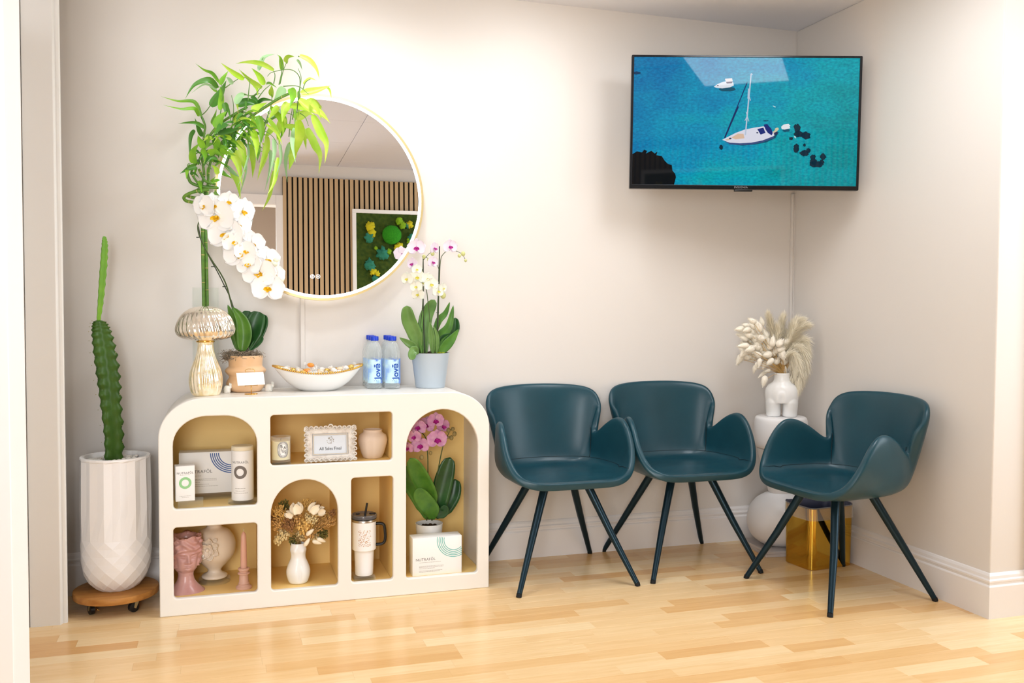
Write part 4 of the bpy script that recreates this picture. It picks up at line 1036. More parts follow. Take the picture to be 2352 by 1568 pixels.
YO = -.185
pl, pr_ = at(950, 1200, y=YO), at(1021, 1200, y=YO); oc = Vector(((pl.x+pr_.x)/2, YO, ZR)); zr = pl.z-.005
t = thing('pink_orchid', 'potted orchid with mauve pink flowers in the right arched niche', 'potted plant', tuple(oc))
obj('pot', lathe([(.040, 0), (.043, .002), (.0545, zr-ZR-.01), (.0560, zr-ZR), (.0530, zr-ZR), (.051, zr-ZR-.02), (0, zr-ZR-.022)], oc, 48), m_white, t, angle=.6)
stuff(obj('bark_soil', join(*[ball(oc+Vector((.04*sqrt(r_.random())*cos(a), .04*sqrt(r_.random())*sin(a), zr-ZR-.016)), .006+.004*r_.random(), 6, 4, sz=.7) for a in [r_.random()*6.28 for _ in range(45)]]), mat('bark', srgb(62, 48, 34), .9), t))
sc = scl((1.0, YO, .4))
def pl_leaf(pts, wpx, par, m, y0, y1, fold=.25, twist=0, nm='leaf', prof=ORCH, wave=0):
    n = len(pts); P = [at(a, b_, y=y0+(y1-y0)*i/(n-1)) for i, (a, b_) in enumerate(pts)]
    o = obj(nm, leafm(P, wpx/scl(P[n//2]), fold, twist, 6, prof, 6, wave), m, par); mod(o, 'SOLIDIFY', thickness=.0016, offset=0)
    return o
pl_leaf([(982, 1192), (985, 1140), (962, 1090), (942, 1052)], 42, t, m_leaf, YO, YO-.06, .3)
pl_leaf([(980, 1190), (975, 1160), (945, 1110), (928, 1070)], 40, t, m_leaf, YO, YO-.02, .25)
pl_leaf([(992, 1192), (990, 1170), (972, 1145), (958, 1122)], 40, t, m_leaf, YO-.02, YO-.09, .3)
pl_leaf([(1000, 1188), (1008, 1150), (1020, 1100), (1034, 1050)], 44, t, m_leafd, YO, YO-.02, .25)
pl_leaf([(1000, 1188), (1020, 1165), (1038, 1135), (1046, 1100)], 40, t, m_leafd, YO+.01, YO+.04, .3)
pl_leaf([(1002, 1186), (1012, 1180), (1020, 1172), (1019, 1160)], 24, t, m_leafd, YO-.02, YO-.04, .2)
def flower(fc, R, normal, up, mp_, ml, par, seed=0, lip=.33, nm='flower', spread=1, tip=None):
    n = Vector(normal).normalized(); u = Vector(up); s_ = u.cross(n).normalized()*-1; u = n.cross(s_).normalized()*-1
    # local: x=s, z=u, -y=n
    Q = Matrix.Identity(4)
    for i in range(3): Q[i][0] = s_[i]; Q[i][1] = -n[i]; Q[i][2] = u[i]; Q[i][3] = fc[i]
    if Q.to_3x3().determinant() < 0:
        for i in range(3): Q[i][0] = -Q[i][0]
    rr_ = random.Random(seed+5); parts = []
    for a in (0, 2.2, -2.2): parts.append(petal(R*.98, R*.78, a+rr_.uniform(-.08, .08), .18*spread, .25, .001, 8, 6, .75))
    o = obj(nm, place(join(*parts), Q), mp_, par)
    for sgn in (1, -1): obj('petal', place(petal(R*1.0, R*1.35, sgn*(1.35+rr_.uniform(-.08, .08)), .12*spread, .22, -.0025, 8, 8, .55), Q), mp_, o)
    lp = [place(petal(R*lip, R*lip*.8, a, 1.6, 1.2, -.004, 5, 4, .6), Matrix.Identity(4)) for a in (pi, 2.0, -2.0)]
    lp.append(ball((0, -R*.12, 0), R*lip*.32, 8, 6))
    obj('lip', place(join(*lp), Q), ml, o)
    if tip:
        tp = [petal(R*lip*.5, R*lip*.5, a, 1.2, 1, -R*.14, 4, 4, .6) for a in (pi-.5, pi+.5)]
        obj('lip_tip', place(join(*tp), Q), tip, o)
    return o
for i, (x, y_, r, nx) in enumerate(((1000, 965, 20, .1), (980, 975, 20, -.3), (962, 980, 19, -.4), (1003, 1008, 24, .15), (966, 1022, 21, -.2), (953, 1002, 17, -.5), (938, 1028, 14, -.6), (1016, 978, 18, .5))):
    fc = at(x, y_, y=YO-.07+.02*sin(i*2.1)); flower(fc, r/sc*1.05, (nx-.15, -1, -.1), (.1*sin(i), 0, 1), m_pink, m_mag, t, i, .36)
def stemline(pts, y0, y1, r0, r1, m, par, nm='flower_stem'):
    n = len(pts); P = [at(a, b_, y=y0+(y1-y0)*i/(n-1)) for i, (a, b_) in enumerate(pts)]
    return obj(nm, tube(cr(P, 5), [r0, r1], 8), m, par)
def two(r0, r1, n): return [r0+(r1-r0)*i/(n-1) for i in range(n)]
stemline([(980, 1195), (984, 1140), (983, 1090), (982, 1040), (975, 1000), (950, 985)], YO, YO-.05, .0026, .0018, m_stem, t)
stemline([(992, 1195), (997, 1130), (1006, 1080), (1016, 1030), (1022, 1012), (1036, 985)], YO, YO-.05, .003, .0014, m_stem, t)
for (x, y_, r) in ((1030, 988, 5), (1040, 985, 4.5), (1044, 996, 5), (1037, 1005, 5), (1030, 1004, 3), (952, 1057, 5), (968, 1050, 5), (989, 1040, 4)):
    obj('bud', ball(at(x, y_, y=YO-.05), r/sc, 8, 6, sz=1.2), mat('olive_bud', srgb(150, 132, 82), .6), t)
# ------------------------------------------------------------------ on top of the cabinet
ZT = CH
# glass cylinder with bamboo
YB = -.105
cl = (at(441, 660, y=YB), at(503, 660, y=YB)); bx = (cl[0].x+cl[1].x)/2; vt = cl[0].z
gr_ = 31/scl((bx, YB, 1.1))/1.05
vc = Vector((bx, YB, ZT))
t = thing('glass_cylinder_vase', 'tall clear glass cylinder vase with dark filling behind the mushroom lamp', 'vase', tuple(vc))
H_ = vt-ZT
obj('glass', lathe([(gr_-.002, 0), (gr_, .002), (gr_, H_-.001), (gr_-.001, H_), (gr_-.003, H_-.001), (gr_-.003, .008), (0, .008)], vc, 48), clear_mat('vase_glass', (.95, .97, .96), .0, .02, .22), t, angle=.6)
obj('dark_pebbles', lathe([(gr_-.0035, .009), (gr_-.0035, .10), (gr_-.006, .106), (0, .107)], vc, 40, fn=lambda th, z, r: r*(1-.02*abs(sin(th*9+z*300)))), mat('dark_stones', srgb(52, 46, 42), .6, bump=(60, .6, .01)), t)
# lucky bamboo
t = thing('lucky_bamboo', 'tall lucky bamboo with curled stalks and a leafy crown arching over the mirror', 'potted plant', (bx, YB, ZT+.107))
m_bam = mat('bamboo_stalk', srgb(78, 128, 42), .35, noise_=(9, srgb(110, 150, 50), .35, .7, (1, 1, 4)))
m_node = mat('bamboo_node', srgb(196, 178, 110), .5)
m_bl = [mat('bamboo_leaf', srgb(104, 168, 40), .38, noise_=(12, srgb(140, 195, 50), .35, .65)), mat('bamboo_leaf_bright', srgb(160, 210, 40), .4, noise_=(12, srgb(200, 225, 90), .35, .7)), mat('bamboo_leaf_dark', srgb(62, 124, 40), .36, noise_=(12, srgb(86, 146, 46), .35, .65)), mat('bamboo_leaf_pale', srgb(165, 205, 150), .45)]
S1 = scl((bx, YB, 1.3))
r_ = random.Random(21)
def stalk(pts, y0, y1, r, nodes=True, nm='stalk'):
    n = len(pts); P = [at(a, b_, y=y0+(y1-y0)*i/(n-1)) for i, (a, b_) in enumerate(pts)]
    C = cr(P, 6); st = obj(nm, tube(C, r, 12), m_bam, t)
    if nodes:
        L = 0; nxt = .06+.03*r_.random()
        for a, b_ in zip(C, C[1:]):
            a = Vector(a); b_ = Vector(b_); L += (b_-a).length
            if L > nxt:
                d = (b_-a).normalized(); obj('node', tube([a-d*.0014, a, a+d*.0014], [r*1.02, r*1.1, r*1.02], 12), m_node, st); nxt = L+.07+.04*r_.random()
    return st
stalk([(468, 805), (468, 700), (466, 600), (465, 520), (466, 470), (463, 420)], YB-.008, YB-.008, .0062)
stalk([(477, 805), (476, 700), (474, 600), (472, 520), (473, 475), (476, 440), (482, 420)], YB+.006, YB+.008, .0062)
stalk([(471, 800), (471, 700), (469, 620), (469, 540), (470, 470), (472, 440)], YB+.014, YB+.014, .0055)
# curled tips: the loops at the top of the stalks (pixels of a 4.126x view at 350,100)
def zp(x, y): return (350+x/4.126, 100+y/4.126)
def curl(L, y0, y1, r): stalk([zp(*p) for p in L], y0, y1, r)
curl([(480, 1560), (400, 1510), (320, 1490), (300, 1455), (350, 1420), (440, 1395), (540, 1380)], YB, YB-.05, .0062)
curl([(520, 1500), (440, 1470), (350, 1450), (330, 1430), (400, 1400), (470, 1370), (545, 1345)], YB+.005, YB-.02, .0058)
curl([(630, 1368), (560, 1362), (500, 1358), (430, 1345), (370, 1320), (345, 1280), (330, 1210), (360, 1150)], YB-.03, YB-.02, .0058)
curl([(470, 1400), (470, 1330), (490, 1250), (480, 1150), (470, 1050), (500, 950), (560, 850), (640, 760), (760, 680), (900, 600)], YB-.01, YB-.06, .0048)
curl([(450, 1420), (440, 1340), (400, 1280), (370, 1220), (400, 1160), (450, 1090), (480, 980), (490, 860), (500, 780), (465, 690)], YB-.02, YB-.05, .0042)
curl([(520, 1390), (530, 1300), (535, 1210), (560, 1100), (640, 960), (760, 830), (900, 720), (1040, 620), (1200, 520), (1330, 460)], YB-.015, YB-.10, .0048)
curl([(600, 1335), (550, 1320), (500, 1300), (470, 1250), (440, 1190)], YB-.04, YB-.03, .005)
# thin twigs
m_twig = mat('green_twig', srgb(96, 140, 60), .45)
def twig(L, y0=None, r=.0016):
    y0 = y0 if y0 is not None else YB-.03-.12*r_.random()
    P = [at(*zp(*p), y=y0-.004*i) for i, p in enumerate(L)]
    obj('twig', tube(cr(P, 5), [r*1.3, r*.6], 6), m_twig, t)
for L in ([(500, 860), (490, 760), (465, 680), (440, 600), (420, 570)], [(465, 680), (510, 640), (560, 570), (600, 500)], [(640, 700), (660, 560), (670, 450), (640, 350)], [(690, 420), (760, 370), (850, 310)], [(740, 880), (760, 740), (770, 600), (750, 490)], [(905, 540), (915, 440), (920, 350), (870, 320)],
          [(1000, 520), (1060, 440), (1120, 390)], [(1200, 390), (1230, 240), (1215, 160)], [(1210, 380), (1240, 260), (1275, 170)], [(1000, 250), (1020, 200), (1050, 130)], [(1380, 560), (1400, 400), (1385, 300), (1300, 245), (1140, 270), (1090, 310)], [(1370, 660), (1385, 480), (1410, 330), (1380, 235)],
          [(1060, 790), (1100, 660), (1130, 560), (1130, 460)], [(1150, 380), (1162, 300), (1140, 245)], [(1420, 460), (1450, 370), (1500, 335)], [(870, 480), (960, 490), (1040, 400)], [(1240, 405), (1380, 405), (1480, 480)], [(880, 800), (1000, 800), (1130, 870), (1190, 960)], [(1400, 660), (1450, 700), (1480, 780)],
          [(330, 1190), (340, 1140), (390, 1130)], [(1380, 120), (1470, 140)], [(560, 1190), (500, 1130), (430, 1140)]):
    twig(L)
LV = [((465, 690), (400, 555), (240, 545), (80, 500), 36, 0), ((440, 690), (400, 618), (270, 620), (105, 582), 36, 0), ((632, 370), (570, 285), (490, 250), (408, 188), 34, 0),
 ((620, 420), (540, 345), (400, 390), (312, 520), 55, 2), ((610, 440), (500, 385), (370, 470), 22, 3), ((552, 595), (640, 480), (700, 350), 82, 2), ((640, 390), (670, 330), (720, 258), 45, 0), ((610, 460), (560, 410), (520, 380), 36, 0),
 ((868, 338), (760, 270), (648, 182), 50, 1), ((1040, 418), (930, 350), (822, 245), 50, 1), ((1060, 392), (1015, 310), (940, 232), 62, 1), ((1152, 252), (1030, 190), (900, 175), (790, 190), 46, 1),
 ((1125, 500), (1135, 445), (1130, 392), 66, 1), ((1228, 250), (1215, 150), (1178, 100), 42, 0), ((1008, 255), (1055, 135), (1160, 100), 46, 3), ((1262, 180), (1290, 130), (1345, 122), 56, 1), ((1395, 115), (1490, 160), (1555, 240), (1582, 335), 52, 1),
 ((1370, 150), (1400, 190), (1420, 252), 26, 3), ((1430, 380), (1490, 330), (1558, 352), 24, 1), ((1405, 470), (1560, 440), (1690, 400), 66, 1), ((1640, 405), (1680, 445), (1697, 525), 26, 1), ((1390, 530), (1500, 620), (1600, 660), (1685, 755), 92, 1),
 ((1300, 590), (1430, 600), (1540, 640), (1660, 730), 60, 1), ((1520, 680), (1600, 850), (1650, 960), (1635, 1135), 84, 1), ((1382, 725), (1395, 850), (1370, 980), (1335, 1100), 92, 1), ((1345, 800), (1325, 950), (1358, 1130), 46, 3),
 ((1120, 600), (1200, 690), (1240, 780), (1235, 885), 58, 1), ((1195, 590), (1150, 650), (1100, 720), 60, 1), ((1290, 560), (1250, 640), (1230, 745), 84, 1), ((1310, 425), (1335, 500), (1300, 605), 74, 0), ((1245, 415), (1200, 490), (1145, 560), 84, 3),
 ((1385, 450), (1395, 560), (1380, 705), 32, 0), ((1000, 680), (1035, 820), (1025, 965), 74, 0), ((950, 820), (985, 950), (985, 1085), 64, 1), ((1090, 880), (1085, 1000), (1040, 1130), (1005, 1252), 62, 1), ((1080, 765), (1180, 850), (1235, 965), 28, 1),
 ((1150, 900), (1155, 1050), (1100, 1282), 40, 3), ((1212, 950), (1220, 1100), (1165, 1262), 34, 3), ((1190, 1080), (1160, 1300), (1088, 1435), 44, 1), ((800, 920), (860, 1020), (890, 1165), 70, 1), ((760, 1040), (820, 1160), (852, 1355), 70, 1),
 ((900, 950), (915, 1050), (870, 1200), (800, 1382), 28, 3), ((640, 1012), (700, 1030), (800, 1065), 54, 0), ((620, 850), (740, 830), (860, 800), 62, 2), ((800, 590), (920, 555), (1060, 602), 84, 2), ((600, 800), (640, 710), (705, 640), 84, 0),
 ((500, 800), (400, 750), (245, 757), 38, 2), ((475, 880), (440, 800), (402, 705), 54, 2), ((485, 990), (450, 920), (432, 870), 60, 0), ((402, 820), (362, 900), (355, 1125), 42, 2), ((392, 1135), (390, 1030), (445, 945), 74, 0), ((415, 1160), (350, 1180), (262, 1232), 54, 2),
 ((622, 1235), (600, 1185), (558, 1150), 50, 1), ((750, 905), (690, 880), (620, 878), 44, 1), ((785, 570), (840, 490), (905, 488), 62, 3), ((762, 385), (730, 340), (700, 320), 40, 3), ((642, 630), (655, 500), (640, 400), 54, 0), ((1410, 600), (1520, 540), (1612, 612), 62, 1),
 ((1500, 545), (1555, 610), (1595, 705), 60, 1), ((592, 1000), (625, 930), (585, 862), 52, 0), ((925, 800), (1000, 850), (1110, 870), 30, 0), ((720, 1000), (780, 1080), (840, 1130), 40, 3), ((830, 700), (900, 760), (980, 770), 34, 2), ((540, 1050), (600, 1020), (660, 1060), 54, 0),
 ((1080, 380), (1120, 380), (1180, 420), 30, 0), ((960, 390), (990, 430), (1000, 500), 36, 1), ((680, 560), (700, 620), (690, 700), 60, 2), ((520, 860), (530, 940), (500, 1020), 50, 0), ((580, 900), (620, 1000), (630, 1090), 54, 2), ((470, 1000), (500, 1060), (490, 1130), 46, 0),
 ((640, 1290), (560, 1310), (600, 1260), 40, 0), ((590, 1400), (610, 1420), (640, 1440), 40, 0), ((950, 640), (1000, 600), (1090, 560), 70, 1), ((1000, 560), (1060, 530), (1150, 540), 40, 2), ((700, 760), (640, 800), (600, 860), 70, 2), ((560, 760), (590, 700), (610, 620), 40, 0)]
for i, L in enumerate(LV):
    pts, wd, mi = L[:-2], L[-2], L[-1]
    y0 = YB-.015-.15*((i*.618) % 1); dy = r_.uniform(-.05, .03)
    P = [at(*zp(*p), y=min(-.066, y0+dy*k)) for k, p in enumerate(pts)]
    obj('leaf', leafm(P, wd/4.126/S1*1.0, .22+.2*r_.random(), r_.uniform(-.4, .4), 6, BAMB), m_bl[mi], t)
# denser foliage along the arch
for i in range(88):
    u = r_.random(); ax = 430+520*u+r_.gauss(0, 50); ay = 1230-640*u**.8+r_.gauss(0, 60)
    y0 = min(-.07, YB-.12*r_.random()+.02); ang = r_.uniform(-2.9, 1.0) if u > .3 else r_.uniform(-3.4, .6)
    Lq = r_.uniform(100, 220) if u > .25 else r_.uniform(60, 130)
    dx, dy = cos(ang)*Lq, -sin(ang)*Lq*.8
    pts = [(ax, ay), (ax+dx*.5, ay+dy*.6-12), (ax+dx, ay+dy+28)]
    P = [at(*zp(*p), y=min(-.066, y0-.02*k)) for k, p in enumerate(pts)]
    obj('leaf', leafm(P, r_.uniform(20, 38)/4.126/S1, .25, r_.uniform(-.6, .6), 5, BAMB), m_bl[r_.choice((0, 2, 2, 0, 1))], t)

# mushroom lamp
m_merc = mat('mercury_glass', srgb(225, 214, 196), .12, .9, noise_=(30, srgb(248, 240, 226), .35, .6), bump=(90, .25, .002))
m_mercg = mat('lit_gold_glass', srgb(236, 216, 172), .14, .8, noise_=(40, srgb(252, 244, 226), .35, .6), bump=(90, .25, .002), emit=srgb(255, 226, 170), es=.16)
lc = Vector((.160, -.258, ZT))
t = thing('mushroom_lamp', 'mushroom-shaped lamp of ribbed gold mercury glass on the cabinet', 'lamp', tuple(lc))
fl_ = lambda amp, n, tw: (lambda th, z, r: r*(1+amp*(abs(sin((th+z*tw)*n/2))-.5)))
pf = cr([(.040, 0), (.047, .003), (.055, .022), (.0585, .052), (.055, .085), (.044, .118), (.034, .146), (.0285, .172), (.0275, .190), (.031, .2)], 4)
obj('base', lathe(pf, lc, 120, fn=fl_(.055, 24, 1.2)), m_mercg, t)
pf = cr([(.030, .1995), (.045, .203), (.072, .208), (.092, .217), (.1025, .232), (.104, .246), (.100, .264), (.089, .288), (.071, .308), (.047, .322), (.020, .329), (0, .3305)], 4)
obj('cap', lathe(pf, lc, 144, fn=fl_(.05, 32, 2.0)), m_merc, t)
obj('collar', lathe([(.0315, .196), (.033, .198), (.033, .2015), (.0315, .203)], lc, 48), m_gold, t)

# white phalaenopsis in the peach pot
YP = -.145
pL, pR = at(523, 812, y=YP), at(603, 808, y=YP); oc = Vector(((pL.x+pR.x)/2+.001, YP, ZT)); sc = scl(oc)
m_peach = mat('peach_ceramic', srgb(232, 188, 142), .4, noise_=(7, srgb(238, 200, 160), .35, .7))
t = thing('white_orchid', 'white orchid with a long arching flower spray in a peach bulging pot', 'potted plant', tuple(oc))
k_ = .137/.146
pf = cr([(.048, 0), (.058, .004), (.070, .020), (.0735, .034), (.069, .048), (.063, .058), (.064, .066), (.074, .078), (.078, .086), (.075, .094), (.066, .102), (.0635, .108), (.0645, .125), (.0655, .146), (.0625, .148), (.060, .140), (.060, .128)], 3)
pf = [(r*.985, z*k_) for r, z in pf]
obj('pot', lathe(pf, oc, 64), m_peach, t)
obj('soil', lathe([(.060, .118*k_), (0, .122*k_)], oc, 32), m_moss, t)
mb = []
for _ in range(620):
    a = r_.random()*6.28; r = .058*sqrt(r_.random()); c = oc+Vector((r*cos(a)*1.05-.004, r*sin(a), (.142+.034*(1-r/.075)*r_.random())*k_+.004*r_.random()))
    if r_.random() < .25: c = oc+Vector((-.056-.014*r_.random(), -.03+.05*r_.random(), .142*k_+.016*r_.random()))
    P = [c]
    for k in range(5): P.append(P[-1]+Vector((r_.gauss(0, .006), r_.gauss(0, .006), r_.gauss(-.0005, .0045))))
    mb.append(tube(P, .0009, 3))
stuff(obj('spanish_moss', join(*mb), mat('grey_moss', srgb(176, 160, 140), .9, noise_=(60, srgb(130, 114, 94), .4, .7)), t))
pl_leaf([(553, 808), (550, 775), (540, 740), (523, 700)], 28, t, m_leaf, YP, YP-.02, .4, nm='leaf', prof=None)
pl_leaf([(548, 806), (542, 770), (530, 735), (506, 712)], 24, t, m_leaf, YP, YP+.035, .3, prof=None)
pl_leaf([(556, 808), (562, 770), (556, 735), (534, 705)], 36, t, m_leaf, YP-.02, YP-.03, .45, prof=None)
pl_leaf([(566, 808), (580, 765), (588, 738), (596, 716)], 44, t, m_leafd, YP+.01, YP+.02, .3)
pl_leaf([(562, 806), (566, 760), (566, 735), (572, 714)], 34, t, m_leafd, YP+.03, YP+.05, .25)
pl_leaf([(570, 808), (590, 775), (603, 745), (606, 722)], 26, t, m_leafd, YP+.02, YP+.03, .3)
pl_leaf([(570, 808), (585, 792), (595, 782), (602, 772)], 17, t, m_leafd, YP, YP+.01, .3)
stemline([(553, 800), (546, 755), (532, 700), (520, 655), (505, 625), (485, 595), (466, 560), (455, 530), (458, 508), (480, 485), (505, 480), (530, 510), (560, 545), (590, 580), (615, 610), (635, 640)], YP, YP-.10, .0030, .0016, m_stem, t)
stemline([(556, 800), (548, 752), (531, 690), (515, 655), (500, 625), (478, 585), (462, 550), (456, 520)], YP-.006, YP-.022, .0022, .0018, m_stake, t, 'support_stake')
for (x, y_) in ((515, 658), (489, 612), (455, 545)):
    q = at(x, y_, y=YP-.02); obj('clip', tube([q+Vector((-.006, -.003, 0)), q, q+Vector((.006, -.003, .001))], .0018, 6), m_stake, t)
FLW = [(498, 503, 46, -.2), (556, 490, 34, .9), (470, 478, 30, -.5), (519, 543, 44, -.1), (545, 522, 34, .4), (490, 478, 32, .2), (552, 588, 42, -.1), (577, 565, 34, .5), (538, 560, 30, .3), (595, 631, 42, 0), (612, 602, 34, .5), (572, 612, 32, -.2), (615, 666, 40, .1), (628, 638, 30, .6)]
FLW += [(525, 468, 26, .3), (510, 525, 30, .3), (535, 548, 30, .6), (563, 582, 28, .4), (585, 600, 30, -.3), (603, 648, 30, -.4)]
for i, (x, y_, r, nx) in enumerate(FLW):
    fc = at(x, y_-5, y=YP-.10-.02*(i % 3)+(.035 if r < 36 else 0)); flower(fc, r/sc*.98, (nx-.2, -1, -.12-.1*sin(i)), (.12*sin(i*2.3), 0, 1), m_petal, m_yel, t, i+20, .26, spread=.8)
for (x, y_, r) in ((630, 606, 7), (644, 642, 8), (634, 597, 6)):
    q = at(x, y_, y=YP-.1); obj('bud', ball(q, r/sc, 10, 8, sx=1.1, sz=.85), mat('ivory_bud', srgb(240, 240, 215), .5), t)

# small tealight figures
def bunny(px, py, s, lab):
    p = at(px, py, z=ZT); c = Vector((p.x, p.y+.0, ZT))
    m = mat('white_wax', srgb(246, 244, 236), .4, sss=.2)
    t = thing('figurine', lab, 'figurine', tuple(c), 'small white figurines beside the peach pot')
    obj('body', lathe(cr([(.012*s, 0), (.0145*s, .003), (.0150*s, .013), (.0135*s, .022), (.009*s, .027), (0, .0285)], 3), c, 24, fn=lambda th, z, r: r*(1+.05*sin(4*th))), m, t)
    obj('head', ball(c+Vector((.013*s, -.003, .022)), .0072*s, 12, 8, sz=1.1), m, t)
    obj('ear', lathe([(.0022, 0), (.003, .004), (.0016, .0095), (0, .011)], c+Vector((.011*s, -.003, .028)), 8), m, t)
    obj('ear', lathe([(.0022, 0), (.003, .004), (.0016, .0085), (0, .010)], c+Vector((.0165*s, -.003, .027)), 8), m, t)
    obj('paw', ball(c+Vector((.006*s, -.0135*s, .004)), .0045*s, 10, 6, sz=.8), m, t)
bunny(522, 902, .85, 'tiny white animal figurine between the mushroom lamp and the peach pot')
bunny(618, 898, 1.0, 'tiny white animal figurine between the peach pot and the candy bowl')

# gold card holder
p = at(577, 905, z=ZT); c = Vector((p.x, p.y, ZT))
t = thing('card_holder', 'thin gold wire card holder holding a blank white card', 'card holder', tuple(c))
obj('base', lathe([(.024, 0), (.0245, .0015), (.023, .003), (.006, .0035), (.004, .004)], c, 40), m_gold, t, angle=.6)
obj('stem', tube([c+Vector((0, 0, .003)), c+Vector((0, 0, .02)), c+Vector((0, .002, .045))], .0016, 8), m_gold, t)
CM = Matrix.Translation(c+Vector((0, -.004, .034))) @ Matrix.Rotation(-.10, 4, 'X') @ Matrix.Rotation(-.03, 4, 'Y')
obj('rest', place(tube([(-.022, -.004, -.004), (-.022, -.006, 0), (-.022, 0, -.001), (.022, 0, -.001), (.022, -.006, 0), (.022, -.004, -.004)], .0011, 6), CM), m_gold, t)
obj('back_wire', place(tube([(-.019, .002, 0), (-.019, .002, .058), (-.008, .002, .061), (.012, .002, .059), (.014, .002, .055), (.014, .002, 0)], .0011, 6), CM), m_gold, t)
cd_ = tag(obj('blank_card', place(([Vector(v) for v in ((-.048, -.0025, .0005), (.050, -.0025, .0005), (.046, -.0015, .048), (-.052, -.0015, .048), (-.048, -.002, .0005), (.050, -.002, .0005), (.046, -.001, .048), (-.052, -.001, .048))], [(0, 1, 2, 3), (7, 6, 5, 4), (0, 4, 5, 1), (2, 6, 7, 3), (1, 5, 6, 2), (0, 3, 7, 4)]), CM), m_card, smooth=False), 'blank white card held in the gold card holder in front of the peach pot', 'card')

# oval bowl with gold beaded rim
bc = Vector((.578, -.165, ZT)); BA, BB = .172, .104
t = thing('oval_bowl', 'white oval boat-shaped bowl with gold beaded rim full of candies', 'bowl', tuple(bc))
def rimz(a): return .098-.026*(sin(a)**2)
vs = []; fs = []; SG = 96
prof = [(0, 0), (.36, 0), (.40, .012), (.55, .15), (.70, .35), (.84, .62), (.94, .84), (1, 1), (.975, 1.0), (.92, .84), (.80, .60), (.64, .36), (.45, .18), (.0, .12)]
for (rr_, zz) in prof:
    for k in range(SG):
        a = 2*pi*k/SG; ex = rr_ if rr_ > .4 else rr_
        vs.append(bc+Vector((BA*ex*cos(a), BB*(ex**.8 if ex > 0 else 0)*sin(a), rimz(a)*zz)))
for i in range(len(prof)-1):
    for k in range(SG): k2 = (k+1) % SG; fs.append((i*SG+k, i*SG+k2, (i+1)*SG+k2, (i+1)*SG+k))
o = obj('bowl', (vs, fs), m_white, t)
bd = []
N = 116
for k in range(N):
    a = 2*pi*k/N; bd.append(ball(bc+Vector((BA*1.005*cos(a), BB*1.005*sin(a), rimz(a)+.001)), .0043, 8, 6))
stuff(obj('beaded_rim', join(*bd), m_gold, t))
cm_ = [clear_mat('clear_wrap', (.98, .96, .93), .35, .12), mat('orange_candy', srgb(240, 150, 50), .25, coat=.6), mat('peach_candy', srgb(245, 214, 176), .25, coat=.6), mat('gold_candy', srgb(226, 186, 100), .3, .6), mat('white_candy', srgb(250, 244, 236), .3, coat=.6)]
names = ['orange', 'peach', 'gold', 'white']
spots = [(-.045, -.02, .073, 1), (-.020, .01, .076, 4), (.008, -.015, .068, 2), (.035, .012, .070, 3), (.060, -.012, .072, 4), (.085, .010, .075, 2), (-.075, .008, .070, 2), (-.100, -.004, .072, 3), (.108, .0, .080, 4), (-.03, .035, .072, 2), (.02, .038, .072, 4), (.055, .032, .074, 2), (-.06, -.035, .066, 3), (.0, -.045, .062, 2), (.045, -.043, .062, 3), (.128, .005, .084, 3), (-.125, .003, .080, 4), (.075, -.036, .066, 4), (-.035, -.05, .062, 4), (-.03, -.01, .094, 1)]
for i, (x, y_, z_, mi) in enumerate(spots):
    c = bc+Vector((x, y_, z_+.006)); R = Matrix.Translation(c) @ Matrix.Rotation(i*1.3, 4, 'Z') @ Matrix.Rotation(.4*sin(i*2), 4, 'Y')
    same = sorted(q[0] for q in spots if q[3] == mi); k_o = same.index(x); no = len(same)
    od_ = ['leftmost', 'second from the left', 'third from the left', 'fourth from the left', 'fifth from the left', 'sixth from the left', 'seventh from the left']
    lab = '%s wrapped candy in the oval bowl, %s of the %s ones' % (names[mi-1], 'rightmost' if k_o == no-1 else od_[k_o], names[mi-1])
    c_ = thing('candy', lab, 'candy', tuple(c), names[mi-1]+' candies in the oval bowl')
    obj('sweet', place(ball((0, 0, 0), .0115, 12, 8, sx=1.25, sz=.8), R), cm_[mi], c_)
    for s_ in (1, -1):
        fan = [(0, 0, 0)]; vs = [Vector((s_*.010, 0, 0))]+[Vector((s_*.024, .009*sin(q), .009*cos(q)+.002*(k % 2))) for k, q in enumerate([pi*2*j/9 for j in range(9)])]
        obj('wrapper_twist', place((vs, [(0, 1+k, 1+(k+1) % 9) for k in range(9)]), R), cm_[0], c_)

# water bottles
m_pet = clear_mat('clear_plastic', (.90, .96, 1), .16)
m_cap = mat('blue_cap', srgb(20, 62, 200), .35)
m_lab = mat('ice_blue_label', srgb(205, 238, 250), .4, noise_=(26, srgb(150, 190, 245), .45, .62))
m_labt = mat('blue_print_ink', srgb(28, 80, 178), .5)
t = thing('water_bottle', 'x', 'bottle', (0, 0, 0), 'blue-capped water bottles on the cabinet')
pf = cr([(.0270, 0), (.0305, .002), (.0318, .008), (.0300, .014), (.0318, .020), (.0318, .125), (.0315, .140), (.0285, .160), (.0215, .178), (.0150, .187), (.0135, .190), (.0135, .196)], 3)
obj('bottle', lathe(pf, (0, 0, 0), 40, fn=lambda th, z, r: r*(1-.02*abs(sin(th*5))*(1 if z < .02 or .14 < z < .18 else 0))), m_pet, t, local=True)
cp = obj('cap', lathe([(.0150, .1925), (.0165, .1935), (.0165, .2085), (.0155, .2105), (0, .211)], (0, 0, 0), 48, fn=lambda th, z, r: r*(1-.02*abs(sin(th*24)))), m_cap, t, local=True, angle=.6)
lv = [Vector((.0322*sin(a), -.0322*cos(a), z)) for z in (.024, .118) for a in [(-1.3+2.75*k/24) for k in range(25)]]
lb = obj('label', (lv, [(k, k+1, 26+k, 25+k) for k in range(24)]), m_lab, t, local=True)
lv = [Vector((.0323*sin(a), -.0323*cos(a), z)) for z in (.022, .122) for a in [(.62+.85*k/8) for k in range(9)]]
